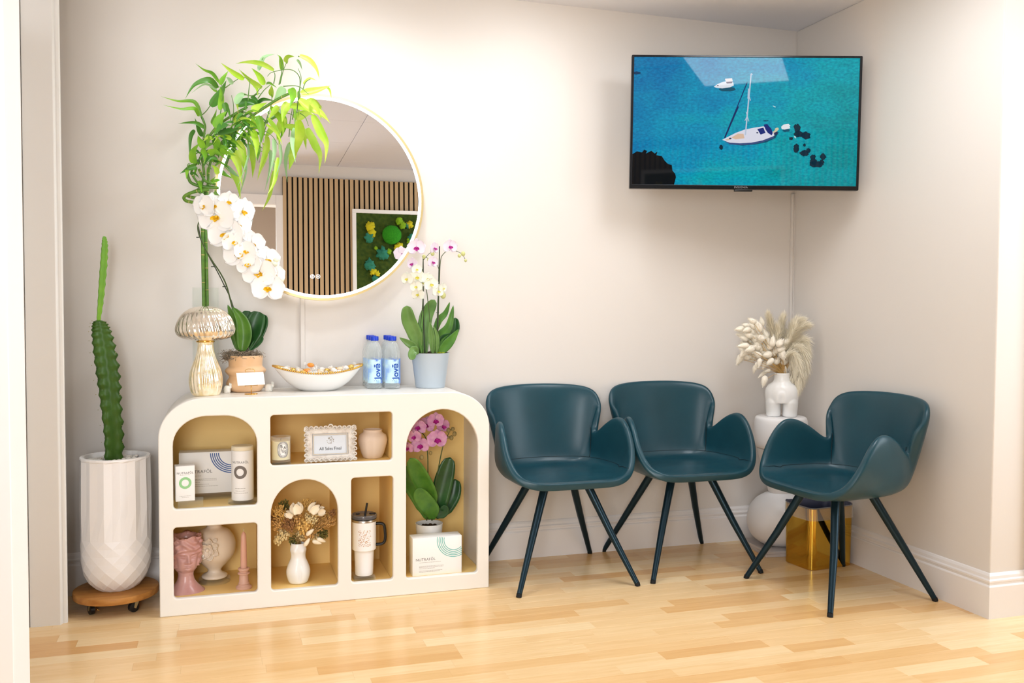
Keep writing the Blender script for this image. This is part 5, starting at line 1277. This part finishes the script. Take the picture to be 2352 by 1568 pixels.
sd = obj('label_band', (lv, [(k, k+1, 10+k, 9+k) for k in range(8)]), mat('mid_blue_band', srgb(130, 165, 235), .4), lb, local=True)
v = text('Jov\u0113', .0345, None, None, None, extrude=.0002, bold=.0009)
Rz = Matrix.Rotation(-pi/2, 4, 'Y')
v = refine(v)
tv_ = [Rz @ q for q in v[0]]
obj('lettering', wrap(([q+Vector((.003, -.0005, .0715)) for q in tv_], v[1]), .0322, .05), m_labt, lb, local=True, smooth=False)
vs = []; fs = []
rb = random.Random(4)
flr = []
for k in range(16):
    a = 2*pi*k/16; r1 = .006+.009*rb.random()
    flr.append(([Vector((0, -.0004, .116))+Vector((.002*cos(a+.5), 0, .002*sin(a+.5))), Vector((r1*cos(a), -.0004, .116+r1*.8*sin(a))), Vector((.002*cos(a-.5), -.0004, .116+.002*sin(a-.5)))], [(0, 1, 2)]))
stuff(obj('flower_print', wrap(join(*flr), .0322, .05), mat('soft_blue_ink', srgb(95, 130, 225), .5), lb, local=True, smooth=False))
dots = []
for (x, z) in ((-.004, .034), (.0, .039), (.004, .034)): dots.append(([Vector((x-.0015, -.0005, z-.001)), Vector((x+.0015, -.0005, z-.001)), Vector((x, -.0005, z+.002))], [(0, 1, 2)]))
stuff(obj('recycling_mark', wrap(join(*dots), .0322, -.15), m_labt, lb, local=True, smooth=False))
B1, B2 = at(862, 893, z=ZT), at(902, 893, z=ZT)
pos = [(B1.x, B1.y+.02, 'left'), (B1.x+.002, B1.y+.089, 'left'), (B1.x+.004, B1.y+.158, 'left'), (B2.x+.002, B2.y+.02, 'right'), (B2.x+.004, B2.y+.089, 'right'), (B2.x+.006, B2.y+.158, 'right')]
od = ['front', 'middle', 'back']
for i, (x, y_, sd_) in enumerate(pos):
    b = t if i == 0 else copy_tree(t)
    b.location = (x, y_, ZT); b.rotation_euler.z = .12
    b['label'] = {0: 'front bottle of the left row of blue-capped water bottles', 1: 'middle bottle of the left row of blue-capped water bottles', 2: 'rear bottle of the left row of blue-capped water bottles, near the wall', 3: 'front bottle of the right row of blue-capped water bottles', 4: 'middle bottle of the right row of blue-capped water bottles', 5: 'rear bottle of the right row of blue-capped water bottles, near the wall'}[i]

# orchid in the pale grey-blue pot
YG = -.155
q1, q2 = at(944, 810, y=YG), at(1032, 810, y=YG); oc = Vector(((q1.x+q2.x)/2, YG, ZT)); sc = scl(oc); hz = q1.z-ZT
t = thing('grey_pot_orchid', 'orchid with small white and magenta-lipped flowers in a pale blue-grey pot', 'potted plant', tuple(oc))
rt_ = 44/sc/1.0
obj('pot', lathe([(rt_*.72, 0), (rt_*.76, .003), (rt_*.99, hz-.004), (rt_, hz), (rt_*.95, hz), (rt_*.93, hz-.02), (0, hz-.022)], oc, 64), mat('grey_blue_pot', srgb(186, 198, 208), .35), t, angle=.6)
stuff(obj('bark_soil', join(*[ball(oc+Vector((rt_*.88*sqrt(r_.random())*cos(a), rt_*.88*sqrt(r_.random())*sin(a), hz-.005)), .008+.004*r_.random(), 6, 4, sz=.7) for a in [r_.random()*6.28 for _ in range(60)]]), MC['bark'], t))
stuff(obj('moss_tuft', join(*[ball(oc+Vector((.018+.03*r_.random(), -.05+.02*r_.random(), hz-.004+.006*r_.random())), .003, 5, 4) for _ in range(60)]), mat('bright_moss', srgb(150, 160, 40), .9), t))
zo = lambda x, y: (880+x/3.918, 520+y/3.918)
m_lg = mat('light_orchid_leaf', srgb(88, 128, 60), .32, noise_=(16, srgb(112, 150, 80), .35, .7))
def gl(L, wd, m, y0, y1, fold=.3, prof=ORCH): return pl_leaf([zo(*p) for p in L], wd/3.918, t, m, y0, y1, fold, prof=prof)
gl([(330, 1150), (290, 980), (230, 840), (212, 712)], 130, m_lg, YG-.02, YG-.05, .3)
gl([(380, 1150), (370, 960), (390, 800), (465, 660)], 120, m_lg, YG+.01, YG+.03, .2)
gl([(310, 1150), (270, 1080), (210, 1040), (148, 1000)], 70, m_lg, YG-.04, YG-.07, .3, None)
gl([(310, 1150), (285, 1110), (262, 1150), (265, 1200)], 78, m_lg, YG-.06, YG-.09, .3)
gl([(470, 1150), (500, 1010), (590, 900), (632, 710)], 90, m_leaf, YG, YG+.02, .4, None)
gl([(450, 1000), (500, 850), (560, 780), (600, 680)], 60, m_leaf, YG+.02, YG+.04, .3, None)
gl([(480, 1150), (560, 1020), (640, 930), (648, 820)], 90, m_leafd, YG+.03, YG+.05, .4)
gl([(500, 1150), (560, 1080), (620, 1010), (680, 925)], 90, m_leaf, YG-.03, YG-.02, .3, None)
gl([(500, 1060), (540, 1010), (580, 985), (610, 965)], 60, m_leafd, YG, YG, .3, None)
gl([(450, 1150), (440, 1020), (430, 930), (420, 860)], 60, m_lg, YG-.05, YG-.06, .5, None)
gl([(480, 1150), (490, 1040), (480, 960), (450, 890)], 34, m_lg, YG-.06, YG-.07, .5, None)
gl([(350, 1150), (335, 1020), (345, 900), (360, 760)], 34, m_leaf, YG-.03, YG-.03, .3, None)
def gs(L, r0, r1, m, y0=YG, y1=YG, nm='flower_stem'): return stemline([zo(*p) for p in L], y0, y1, r0, r1, m, t, nm)
gs([(375, 1150), (362, 800), (362, 500), (360, 270)], .0024, .0020, m_stake, YG-.02, YG-.02, 'support_stake')
gs([(484, 1150), (490, 800), (500, 500), (508, 178)], .0028, .0024, m_stake, YG+.01, YG+.01, 'support_stake')
gs([(330, 1150), (335, 900), (355, 700), (360, 500), (358, 330), (368, 275), (410, 290)], .0018, .0012, m_stem, YG-.025, YG-.03)
gs([(430, 1150), (420, 850), (400, 650), (385, 560), (340, 490), (250, 480)], .0020, .0012, m_stem, YG-.03, YG-.05)
gs([(490, 1150), (500, 700), (510, 420), (518, 300), (540, 250), (590, 215), (660, 222), (710, 250), (742, 300)], .0018, .0010, m_stem, YG, YG-.03)
gs([(362, 430), (340, 365), (280, 345)], .0012, .0010, m_stem, YG-.03, YG-.04); gs([(508, 400), (480, 340), (450, 320)], .0012, .001, m_stem, YG, YG-.03)
gs([(365, 300), (400, 260), (420, 240), (450, 230)], .0012, .001, m_stem, YG-.02, YG-.03)
for (x, y_) in ((360, 735), (490, 775)):
    q = at(*zo(x, y_), y=YG-.022); obj('clip', tube([q+Vector((-.006, -.002, 0)), q, q+Vector((.006, -.002, .002))], .0012, 6), m_stake, t)
m_cwh = mat('cream_petal', srgb(250, 250, 238), .5, sss=.2); m_blush2 = mat('faint_pink_petal', srgb(246, 232, 246), .5, sss=.2); m_lem = mat('lemon_lip', srgb(225, 215, 90), .5)
for i, (x, y_, r, nx) in enumerate(((300, 190, 86, -.2), (455, 195, 62, .8), (600, 180, 72, .1), (440, 320, 60, .5), (270, 335, 62, -1.2))):
    flower(at(*zo(x, y_), y=YG-.05), r/3.918/sc, (nx, -1, -.15), (.1*sin(i*3), 0, 1), m_blush2, m_mag, t, i+60, .34)
for i, (x, y_, r, nx) in enumerate(((222, 470, 66, -.9), (305, 455, 76, 0), (365, 500, 76, .1), (300, 385, 50, .2), (300, 540, 60, -.4), (318, 610, 66, -.6), (430, 520, 70, .2), (490, 580, 66, .5), (530, 555, 56, .9), (400, 470, 60, .1))):
    flower(at(*zo(x, y_), y=YG-.07+.01*(i % 3)), r/3.918/sc, (nx-.1, -1, -.15), (.1*sin(i*3), 0, 1), m_cwh, m_lem, t, i+80, .28)
for (x, y_, r) in ((367, 272, 17), (405, 298, 11), (445, 245, 18), (686, 262, 16), (720, 245, 20), (742, 306, 13), (540, 620, 26)):
    obj('bud', ball(at(*zo(x, y_), y=YG-.04), r/3.918/sc, 10, 8, sz=1.15), m_bud, t)
# ------------------------------------------------------------------ left: cactus on its dolly
dc = Vector((-.160, -.200, 0))
m_bd = mat('stained_board', srgb(190, 132, 62), .5, noise_=(7, srgb(168, 108, 46), .35, .7, (1, 9, 9)))
t = thing('plant_dolly', 'round wooden plant dolly with black casters under the white planter', 'plant stand', tuple(dc))
obj('board', lathe([(.138, .048), (.1455, .0495), (.147, .054), (.147, .068), (.1455, .0725), (.138, .074)], dc, 72), m_bd, t, angle=.5)
for (a, sp_) in ((-2.35, .5), (-.75, 2.2), (.8, .2), (2.4, 1.1)):
    c = dc+Vector((.102*cos(a), .102*sin(a), 0)); R = Matrix.Translation(c) @ Matrix.Rotation(sp_, 4, 'Z')
    k = obj('caster', place(join(tube([(0, 0, .0475), (0, 0, .0435)], .012, 16), *[([Vector((s_*.010+dx, y_, z)) for dx in (-.001, .001) for (y_, z) in ((-.006, .043), (.010, .043), (.016, .018), (.008, .014))], [(0, 1, 2, 3), (7, 6, 5, 4), (0, 4, 5, 1), (1, 5, 6, 2), (2, 6, 7, 3), (3, 7, 4, 0)]) for s_ in (-1, 1)]), R), mat('brass_plate2', srgb(200, 188, 150), .3, .9), t, smooth=False)
    obj('wheel', place(tube([(-.008, .012, .0185), (-.007, .012, .0185), (.007, .012, .0185), (.008, .012, .0185)], [.0165, .0185, .0185, .0165], 24), R), m_black, k, angle=.7)
    obj('brake_lever', place(tube([(.011, .0, .020), (.02, -.008, .014)], .0018, 6), R), m_gold, k)
pb = Vector((-.158, -.200, .0745)); PH = .487
t = thing('potted_cactus', 'tall green cactus in a white planter with fluted top and diamond-cut base', 'potted plant', tuple(pb))
N = 14; vs = []; fs = []
m_pl = mat('planter_white', srgb(246, 243, 242), .45)
def ring(r, z, off=0, alt=1): return [pb+Vector((r*(1 if k % 2 == 0 else alt)*cos(2*pi*(k/2+off)/N), r*(1 if k % 2 == 0 else alt)*sin(2*pi*(k/2+off)/N), z)) for k in range(2*N)]
# fluted upper part: 2N columns, ridges and shallow hollows
zf = .195
vs += ring(.1215, zf, 0, cos(pi/N)); vs += ring(.1225, .30, 0, .935); vs += ring(.1205, .42, 0, .935); vs += ring(.1195, PH-.012, 0, .95); 
for j in range(3):
    for k in range(2*N): k2 = (k+1) % (2*N); fs.append((j*2*N+k, j*2*N+k2, (j+1)*2*N+k2, (j+1)*2*N+k))
# smooth rim
b0 = 3*2*N
for (r, z) in ((.1205, PH-.006), (.1195, PH), (.108, PH), (.106, PH-.012), (.105, PH-.045)):
    vs += [pb+Vector((r*cos(2*pi*k/2/N), r*sin(2*pi*k/2/N), z)) for k in range(2*N)]
for j in range(3, 8):
    for k in range(2*N): k2 = (k+1) % (2*N); fs.append((j*2*N+k, j*2*N+k2, (j+1)*2*N+k2, (j+1)*2*N+k))
pt = obj('planter', (vs, fs), m_pl, t, smooth=False)
# diamond facets: rings of N points, each turned half a step
Z = [.195, .168, .141, .113, .085, .058, .032, .011, 0]; Rr = [.1215, .122, .122, .121, .118, .111, .099, .081, .066]
dv = []; df = []
for j, (z, r) in enumerate(zip(Z, Rr)):
    o_ = .5*(j % 2)
    dv.append([pb+Vector((r*cos(2*pi*(k+o_)/N), r*sin(2*pi*(k+o_)/N), z)) for k in range(N)])
def midpt(a, b_, c, d, push):
    m_ = (a+b_+c+d)/4; o_ = Vector((m_.x-pb.x, m_.y-pb.y, 0)).normalized(); return m_+o_*push
V = []; Fc = []
def addf(*ps):
    o_ = len(V); V.extend(ps); Fc.append(tuple(range(o_, o_+len(ps))))
for j in range(1, len(Z)-1):
    for k in range(N):
        # diamond with top at ring j-1, sides at ring j, bottom at ring j+1
        if j % 2 == 1: L_, R_ = dv[j][(k-1) % N], dv[j][k]; T_ = dv[j-1][k]; B_ = dv[j+1][k]
        else: L_, R_ = dv[j][k], dv[j][(k+1) % N]; T_ = dv[j-1][k]; B_ = dv[j+1][k]
        C_ = midpt(L_, R_, T_, B_, -.0005)
        for a, b_ in ((T_, L_), (L_, B_), (B_, R_), (R_, T_)): addf(a, b_, C_)
for k in range(N):      # half diamonds joining the flutes
    a, b_ = dv[0][k], dv[0][(k+1) % N]; addf(a, dv[1][k], b_); ang = 2*pi*(k+.5)/N
    addf(a, b_, pb+Vector((1*.1215*cos(pi/N)*cos(ang), 1*.1215*cos(pi/N)*sin(ang), zf)))
    a, b_ = dv[-1][k], dv[-1][(k+1) % N]; kk = k if (len(Z)-1) % 2 == 0 else k
    c_ = dv[-2][k] if (len(Z)-2) % 2 == 1 else dv[-2][(k+1) % N]; addf(a, c_, b_)
addf(*[dv[-1][k] for k in range(N)][::-1])
bm = bmesh.new(); me = bpy.data.meshes.new('t'); me.from_pydata([tuple(v) for v in V], [], Fc); bm.from_mesh(me); bpy.data.meshes.remove(me)
bmesh.ops.remove_doubles(bm, verts=bm.verts, dist=1e-5); bmesh.ops.recalc_face_normals(bm, faces=bm.faces)
obj('faceted_base', bm, m_pl, t, smooth=False)
stuff(obj('white_gravel', join(*[ball(pb+Vector((.1*sqrt(r_.random())*cos(a), .1*sqrt(r_.random())*sin(a), PH-.022+.008*r_.random())), .006+.005*r_.random(), 6, 4, sz=.7) for a in [r_.random()*6.28 for _ in range(240)]]), mat('white_gravel', srgb(238, 234, 228), .7), t))
obj('gravel_bed', lathe([(.104, PH-.03), (0, PH-.022)], pb, 32), mat('white_gravel', (1, 1, 1)), t)
# cactus stem: three thin ribs with scalloped edges, flattened
YC = -.2
def cactus(pxs, r_scale, seg, m, nm, par, scal, nper, r0=None):
    vs = []; fs = []; n = len(pxs)*0+90; C = cr(pxs, 18); n = len(C); K = 24
    for i, (px, py, w_) in enumerate(C):
        c = at(px, py, y=YC); R = w_/2/scl(c)*1.04; u = i/(n-1)
        for k in range(K):
            th = 2*pi*k/K
            lobe = max(0, cos((th-seg)*1.5))**1 if False else abs(cos((th-seg)*1.5))
            ph = (u*nper+(.33*round((th-seg)/(2*pi/3)))) % 1
            sc_ = 1-scal*(abs(ph-.5)*2)**.8*lobe
            rr_ = R*(.42+.62*lobe**3)*sc_
            end = min(1, max(.02, (1-u)*14))**.5
            vs.append(c+Vector((rr_*cos(th)*end, rr_*sin(th)*.9*end, 0)))
    for i in range(n-1):
        for k in range(K): k2 = (k+1) % K; fs.append((i*K+k, i*K+k2, (i+1)*K+k2, (i+1)*K+k))
    fs.append(tuple(range(K-1, -1, -1))); fs.append(tuple((n-1)*K+k for k in range(K)))
    return obj(nm, (vs, fs), m, par), C
m_cac = mat('cactus_green', srgb(48, 82, 16), .4, noise_=(9, srgb(60, 98, 20), .35, .7))
m_cac2 = mat('cactus_young', srgb(120, 172, 48), .4, noise_=(12, srgb(96, 150, 44), .35, .7))
st, C = cactus([(257, 1062, 50), (257, 1000, 52), (250, 930, 56), (244, 870, 62), (236, 810, 62), (229, 765, 54), (226, 744, 42), (225, 735, 26)], 1, 0.05, m_cac, 'stem', t, .24, 17)
cactus([(225, 738, 10), (229, 700, 15), (233, 650, 18), (237, 600, 19), (239, 565, 17), (239, 548, 12), (239, 542, 6)], 1, .05, m_cac2, 'young_shoot', t, .2, 14)
for i in range(26):      # spine cushions on the edges
    u = (i//2+.5)/13; c = C[int(u*(len(C)-1))]; s_ = 1 if i % 2 else -1
    q = at(c[0]+s_*c[2]*.47, c[1], y=YC-.004)
    obj('spine_cushion', ball(q, .0016, 6, 4), mat('areole', srgb(190, 180, 130), .8), t)

# ------------------------------------------------------------------ right corner
m_ped = mat('white_plaster', srgb(238, 235, 234), .35)
pc = Vector((at(1793, 1000, y=-.205).x, -.205, 0))
t = thing('pedestal_table', 'white sculptural pedestal with drum top and round ball foot in the corner', 'side table', tuple(pc))
obj('plinth', merge(rotbox(pc+Vector((0, 0, .0)), .25, .25, .014, -.12, .002), rotbox(pc+Vector((.0, 0, .0143)), .25, .25, .012, -.10, .002)), mat('grey_marble', srgb(186, 176, 172), .35, noise_=(5, srgb(214, 206, 202), .35, .65)), t, smooth=False)
pf = cr([(.05, .027), (.085, .034), (.122, .062), (.142, .105), (.145, .145), (.135, .19), (.108, .23), (.072, .255), (.050, .266)], 5)
obj('ball_foot', lathe(pf, pc, 64), m_ped, t)
pf = cr([(.050, .2665), (.053, .275), (.066, .32), (.088, .40), (.104, .46), (.106, .47)], 4)
obj('cone', lathe(pf, pc, 64), m_ped, t)
pf = cr([(.100, .4705), (.114, .478), (.120, .50), (.1215, .54), (.1195, .58), (.115, .607), (.106, .6155), (.09, .617), (.0, .617)], 5)
obj('drum_top', lathe(pf, pc, 64), m_ped, t)

# torso vase with two legs
vc = Vector((at(1795, 950, y=-.215).x, -.215, .6175)); vsn = scl(vc+Vector((0, 0, .1)))
t = thing('hips_vase', 'white glossy hips-shaped vase standing on two legs on the corner pedestal', 'vase', tuple(vc))
HR = 39/vsn/1.04
vs = []; fs = []; K = 64
# one skin: legs merge into hips -> ring stack with a split below the crotch
prof = [(.062, .92, .60), (.075, .97, .64), (.095, 1.0, .66), (.115, 1.0, .65), (.132, .93, .60), (.145, .80, .53), (.153, .64, .47), (.160, .53, .43), (.170, .48, .41), (.185, .46, .40), (.197, .47, .41), (.1985, .465, .405), (.197, .40, .35), (.17, .38, .33)]
prof = cr(prof, 3)
for (z, a, b_) in prof:
    for k in range(K):
        th = 2*pi*k/K; x = HR*a*cos(th); y = HR*b_*1.25*sin(th)
        dent = .006*exp(-(x/.012)**2)*max(0, 1-abs(z-.08)/.05)
        y = y+(dent if y < 0 else -dent)
        vs.append(vc+Vector((x, y, z)))
nP = len(prof)
for i in range(nP-1):
    for k in range(K): k2 = (k+1) % K; fs.append((i*K+k, i*K+k2, (i+1)*K+k2, (i+1)*K+k))
fs.append(tuple(range(K-1, -1, -1))); fs.append(tuple((nP-1)*K+k for k in range(K)))
lgv = []
for s_ in (-1, 1):
    L = []; prf = [(.0, .40, .43), (.002, .43, .46), (.02, .44, .50), (.045, .455, .56), (.066, .47, .60), (.080, .44, .56), (.092, .36, .45)]
    for (z, a, b_) in prf:
        for k in range(40):
            th = 2*pi*k/40; L.append(vc+Vector((s_*HR*.50+HR*a*cos(th)-s_*HR*.02*(z < .03), HR*b_*1.2*sin(th), z)))
    F_ = []
    for i in range(len(prf)-1):
        for k in range(40): k2 = (k+1) % 40; F_.append((i*40+k, i*40+k2, (i+1)*40+k2, (i+1)*40+k))
    F_.append(tuple(range(39, -1, -1))); F_.append(tuple((len(prf)-1)*40+k for k in range(40)))
    lgv.append((L, F_))
tw_ = Matrix.Translation(vc) @ Matrix.Rotation(-.593, 4, 'Z') @ Matrix.Translation(-vc)
bd_ = obj('body', place(join((vs, fs), *lgv), tw_), m_white, t)
mod(bd_, 'REMESH', mode='VOXEL', voxel_size=.0028, use_smooth_shade=True); mod(bd_, 'SMOOTH', factor=.5, iterations=6)

# bunny tails and pampas
tp = vc+Vector((0, 0, .199))
t = thing('pampas_bouquet', 'cream bouquet of bunny tail grass and fluffy pampas in the hips vase', 'dried flowers', tuple(tp))
m_bt = mat('bunny_cream', srgb(254, 247, 232), .85, sheen=.4); m_pp = mat('pampas_cream', srgb(248, 238, 214), .9, sheen=.4); m_st2 = mat('pale_straw', srgb(222, 184, 118), .8)
zb = lambda x, y: (1640+x/4.9, 700+y/4.9)
YV = -.215
def bt(x, y_, L, W, ang, dy=0, m=None):
    c = at(*zb(x, y_), y=YV+dy)
    tail(c, None, 0, L*1.12/4.9/vsn, W*1.3/4.9/vsn, ang, m or m_bt, t, hairs=170)
    base = tp+Vector((r_.uniform(-.018, .018), r_.uniform(-.015, .012), -.01)); d = (c-base)
    obj('stem', tube(cr([base+Vector((0, 0, -.08)), base, base+d*.5+Vector((0, 0, .012)), c], 4), .0009, 5), m_st2, t)
BT = [(430, 180, 90, 44, -1.1), (290, 270, 100, 48, -1.7), (370, 280, 90, 46, -1.9), (300, 335, 90, 46, -1.4), (340, 375, 90, 46, -1.3), (330, 460, 130, 44, -1.65), (290, 610, 120, 56, -2.6), (340, 540, 120, 60, -2.3), (440, 600, 90, 50, -2.4), (455, 720, 80, 34, -2.9), (565, 855, 110, 50, 3.4), (550, 775, 120, 36, -2.2), (600, 740, 70, 30, -1.9), (510, 650, 90, 40, 3.3), (570, 670, 100, 44, -2.7), (630, 640, 100, 50, -2.3), (700, 580, 50, 50, 0), (700, 630, 54, 44, 0), (660, 410, 110, 52, .1), (540, 190, 90, 40, -.3), (500, 240, 120, 60, -.5), (470, 300, 90, 60, -.7), (430, 240, 90, 44, -1.0), (525, 370, 90, 56, -1.2), (430, 420, 110, 56, -1.4), (480, 470, 100, 60, -1.5), (400, 500, 110, 60, -1.9), (560, 470, 90, 50, -.9), (600, 560, 100, 60, -1.8), (530, 540, 100, 60, -2.0), (800, 740, 110, 34, 3.0), (770, 560, 110, 60, 2.8), (620, 470, 90, 60, -.6), (700, 500, 90, 60, .4), (740, 430, 90, 60, .8), (590, 400, 90, 50, -.7), (820, 410, 90, 44, .9), (460, 560, 90, 50, -2.0), (660, 540, 80, 50, -.8), (750, 500, 80, 50, 1.4), (580, 330, 90, 56, -.4), (390, 340, 90, 50, -1.3), (650, 350, 60, 44, -.2), (360, 230, 80, 40, -1.3), (480, 680, 70, 32, 3.3), (620, 250, 90, 56, -.2)]
BT += [(r_.uniform(330, 620), r_.uniform(250, 600), r_.uniform(80, 110), r_.uniform(44, 58), 0) for _ in range(26)]
BT = [(x, y_, L, W, a if a else atan2(x-720, 720-y_)) for (x, y_, L, W, a) in BT]
BT += [(r_.uniform(620, 800), r_.uniform(420, 640), r_.uniform(80, 100), r_.uniform(46, 56), atan2(0.1+r_.uniform(-1, 1), .6)) for _ in range(14)]
for i, b_ in enumerate(BT): bt(*b_, dy=(-.06+.10*((i*.618) % 1)) if i < 47 else r_.uniform(-.03, .05))
def plume(pts, W, n, dy, droop, L0=.03, nm='pampas_plume'):
    P = [at(*zb(*p), y=YV+dy) for p in pts]; C = [Vector(q) for q in cr(P, 10)]; vs = []; fs = []; W = W/4.9/vsn
    for _ in range(n):
        i = r_.randrange(1, len(C)-1); d = (C[i+1]-C[i-1]).normalized(); u = i/(len(C)-1)
        a = C[i]+Vector((r_.gauss(0, .002), r_.gauss(0, .002), 0)); o_ = Vector((r_.gauss(0, 1), r_.gauss(0, 1), r_.gauss(0, 1))).normalized()
        L = L0*(.5+.8*r_.random()); p1 = a+d*L*.5+o_*W*.35*(.4+sin(pi*u)); p2 = a+d*L+o_*W*.6*(.4+sin(pi*u))+Vector((0, 0, -droop*r_.random()))
        s_ = d.cross(o_).normalized()*.0006; k = len(vs)
        vs += [a-s_, a+s_, p1+s_, p1-s_, p2]; fs += [(k, k+1, k+2, k+3), (k+3, k+2, k+4)]
    o = stuff(obj(nm, (vs, fs), m_pp, t))
    obj('stem', tube(cr([tp+Vector((.01, 0, -.08)), tp+Vector((.008, 0, .0)), C[0]], 4)+[tuple(q) for q in C[1:]], .0011, 5), m_st2, t)
plume([(740, 560), (780, 400), (760, 250), (775, 150)], 110, 1500, .02, .004)
plume([(640, 480), (660, 330), (640, 220), (618, 130)], 100, 1500, .0, .004)
plume([(760, 560), (840, 350), (900, 220), (980, 170)], 120, 1500, .0, .01)
plume([(760, 560), (880, 380), (970, 260), (1040, 230)], 120, 1500, -.02, .015)
plume([(780, 580), (900, 430), (1000, 400), (1060, 520)], 120, 1500, -.02, .02)
plume([(780, 600), (880, 480), (980, 500), (1040, 680), (1010, 850)], 110, 1700, -.04, .03)
plume([(780, 600), (860, 540), (930, 620), (960, 780), (950, 930)], 120, 1800, -.05, .03)
plume([(780, 600), (850, 580), (890, 680), (900, 820), (930, 900)], 110, 1500, -.03, .03)
plume([(780, 580), (850, 460), (930, 420), (990, 480)], 130, 1500, .02, .01)
plume([(750, 560), (820, 420), (880, 320), (900, 260)], 140, 1500, -.03, .01)
plume([(700, 560), (700, 420), (720, 330), (720, 270)], 110, 1000, -.02, .01)
for _ in range(26):
    a = r_.uniform(-.9, .8); q = tp+Vector((.055*sin(a)*1.3, r_.uniform(-.03, .03), .075+.02*r_.random()))
    obj('straw_bract', leafm([tp+Vector((.015*sin(a), 0, .0)), (tp+q)/2, q], .012, .3, r_.uniform(-1, 1), 3), m_st2, t)

# gold bin with liner
BR = .12
fc = Vector((2.585, -.556, 0)); ux = Vector((cos(BR), sin(BR), 0)); uy = Vector((-sin(BR), cos(BR), 0)); bwx, bwy, bh = .242, .182, .262
bc = fc+ux*bwx/2+uy*bwy/2
t = thing('gold_bin', 'shiny gold waste bin with a clear bag over its rim, behind the sideways chair', 'bin', tuple(bc))
def rr2(w_, d_, r, n=8):
    P = []
    for cx, cy, a0 in ((w_/2-r, d_/2-r, 0), (-w_/2+r, d_/2-r, pi/2), (-w_/2+r, -d_/2+r, pi), (w_/2-r, -d_/2+r, 1.5*pi)):
        for k in range(n+1): a = a0+pi/2*k/n; P.append((cx+r*cos(a), cy+r*sin(a)))
    return P
def stack(levels):
    vs = []; fs = []; n = None
    for (w_, d_, r, z) in levels:
        P = rr2(w_, d_, r); n = len(P); vs += [bc+ux*x+uy*y+Vector((0, 0, z)) for x, y in P]
    for i in range(len(levels)-1):
        for k in range(n): k2 = (k+1) % n; fs.append((i*n+k, i*n+k2, (i+1)*n+k2, (i+1)*n+k))
    return vs, fs, n
v, f, n = stack([(bwx-.012, bwy-.012, .028, .0), (bwx-.006, bwy-.006, .03, .003), (bwx, bwy, .032, bh), (bwx-.004, bwy-.004, .03, bh+.001), (bwx-.014, bwy-.014, .026, .02)])
f.append(tuple(range(n-1, -1, -1))); f.append(tuple(4*n+k for k in range(n)))
obj('bin_body', (v, f), mat('mirror_gold', srgb(200, 160, 62), .06, 1), t, angle=.5)
def liner(levels, m, nm, amp):
    v, f, n = stack(levels); v = [q+Vector((noise.noise(q*30)*amp, noise.noise(q*30+Vector((5, 0, 0)))*amp, noise.noise(Vector((q.x*25, q.y*25, 3)))*amp*2.2)) if True else q for q in v]
    return obj(nm, (v, f), m, t)
liner([(bwx+.006, bwy+.006, .034, bh-.050), (bwx+.007, bwy+.007, .034, bh-.02), (bwx+.005, bwy+.005, .034, bh+.006)], clear_mat('clear_bag', (.96, .96, .97), .16, .15), 'bag_rim', .002)
liner([(bwx+.003, bwy+.003, .034, bh+.004), (bwx-.012, bwy-.012, .028, bh+.003), (bwx-.022, bwy-.022, .024, bh-.03), (bwx-.026, bwy-.026, .022, .03)], mat('dark_bag', srgb(66, 70, 92), .35), 'bag_inside', .004)
print('built')
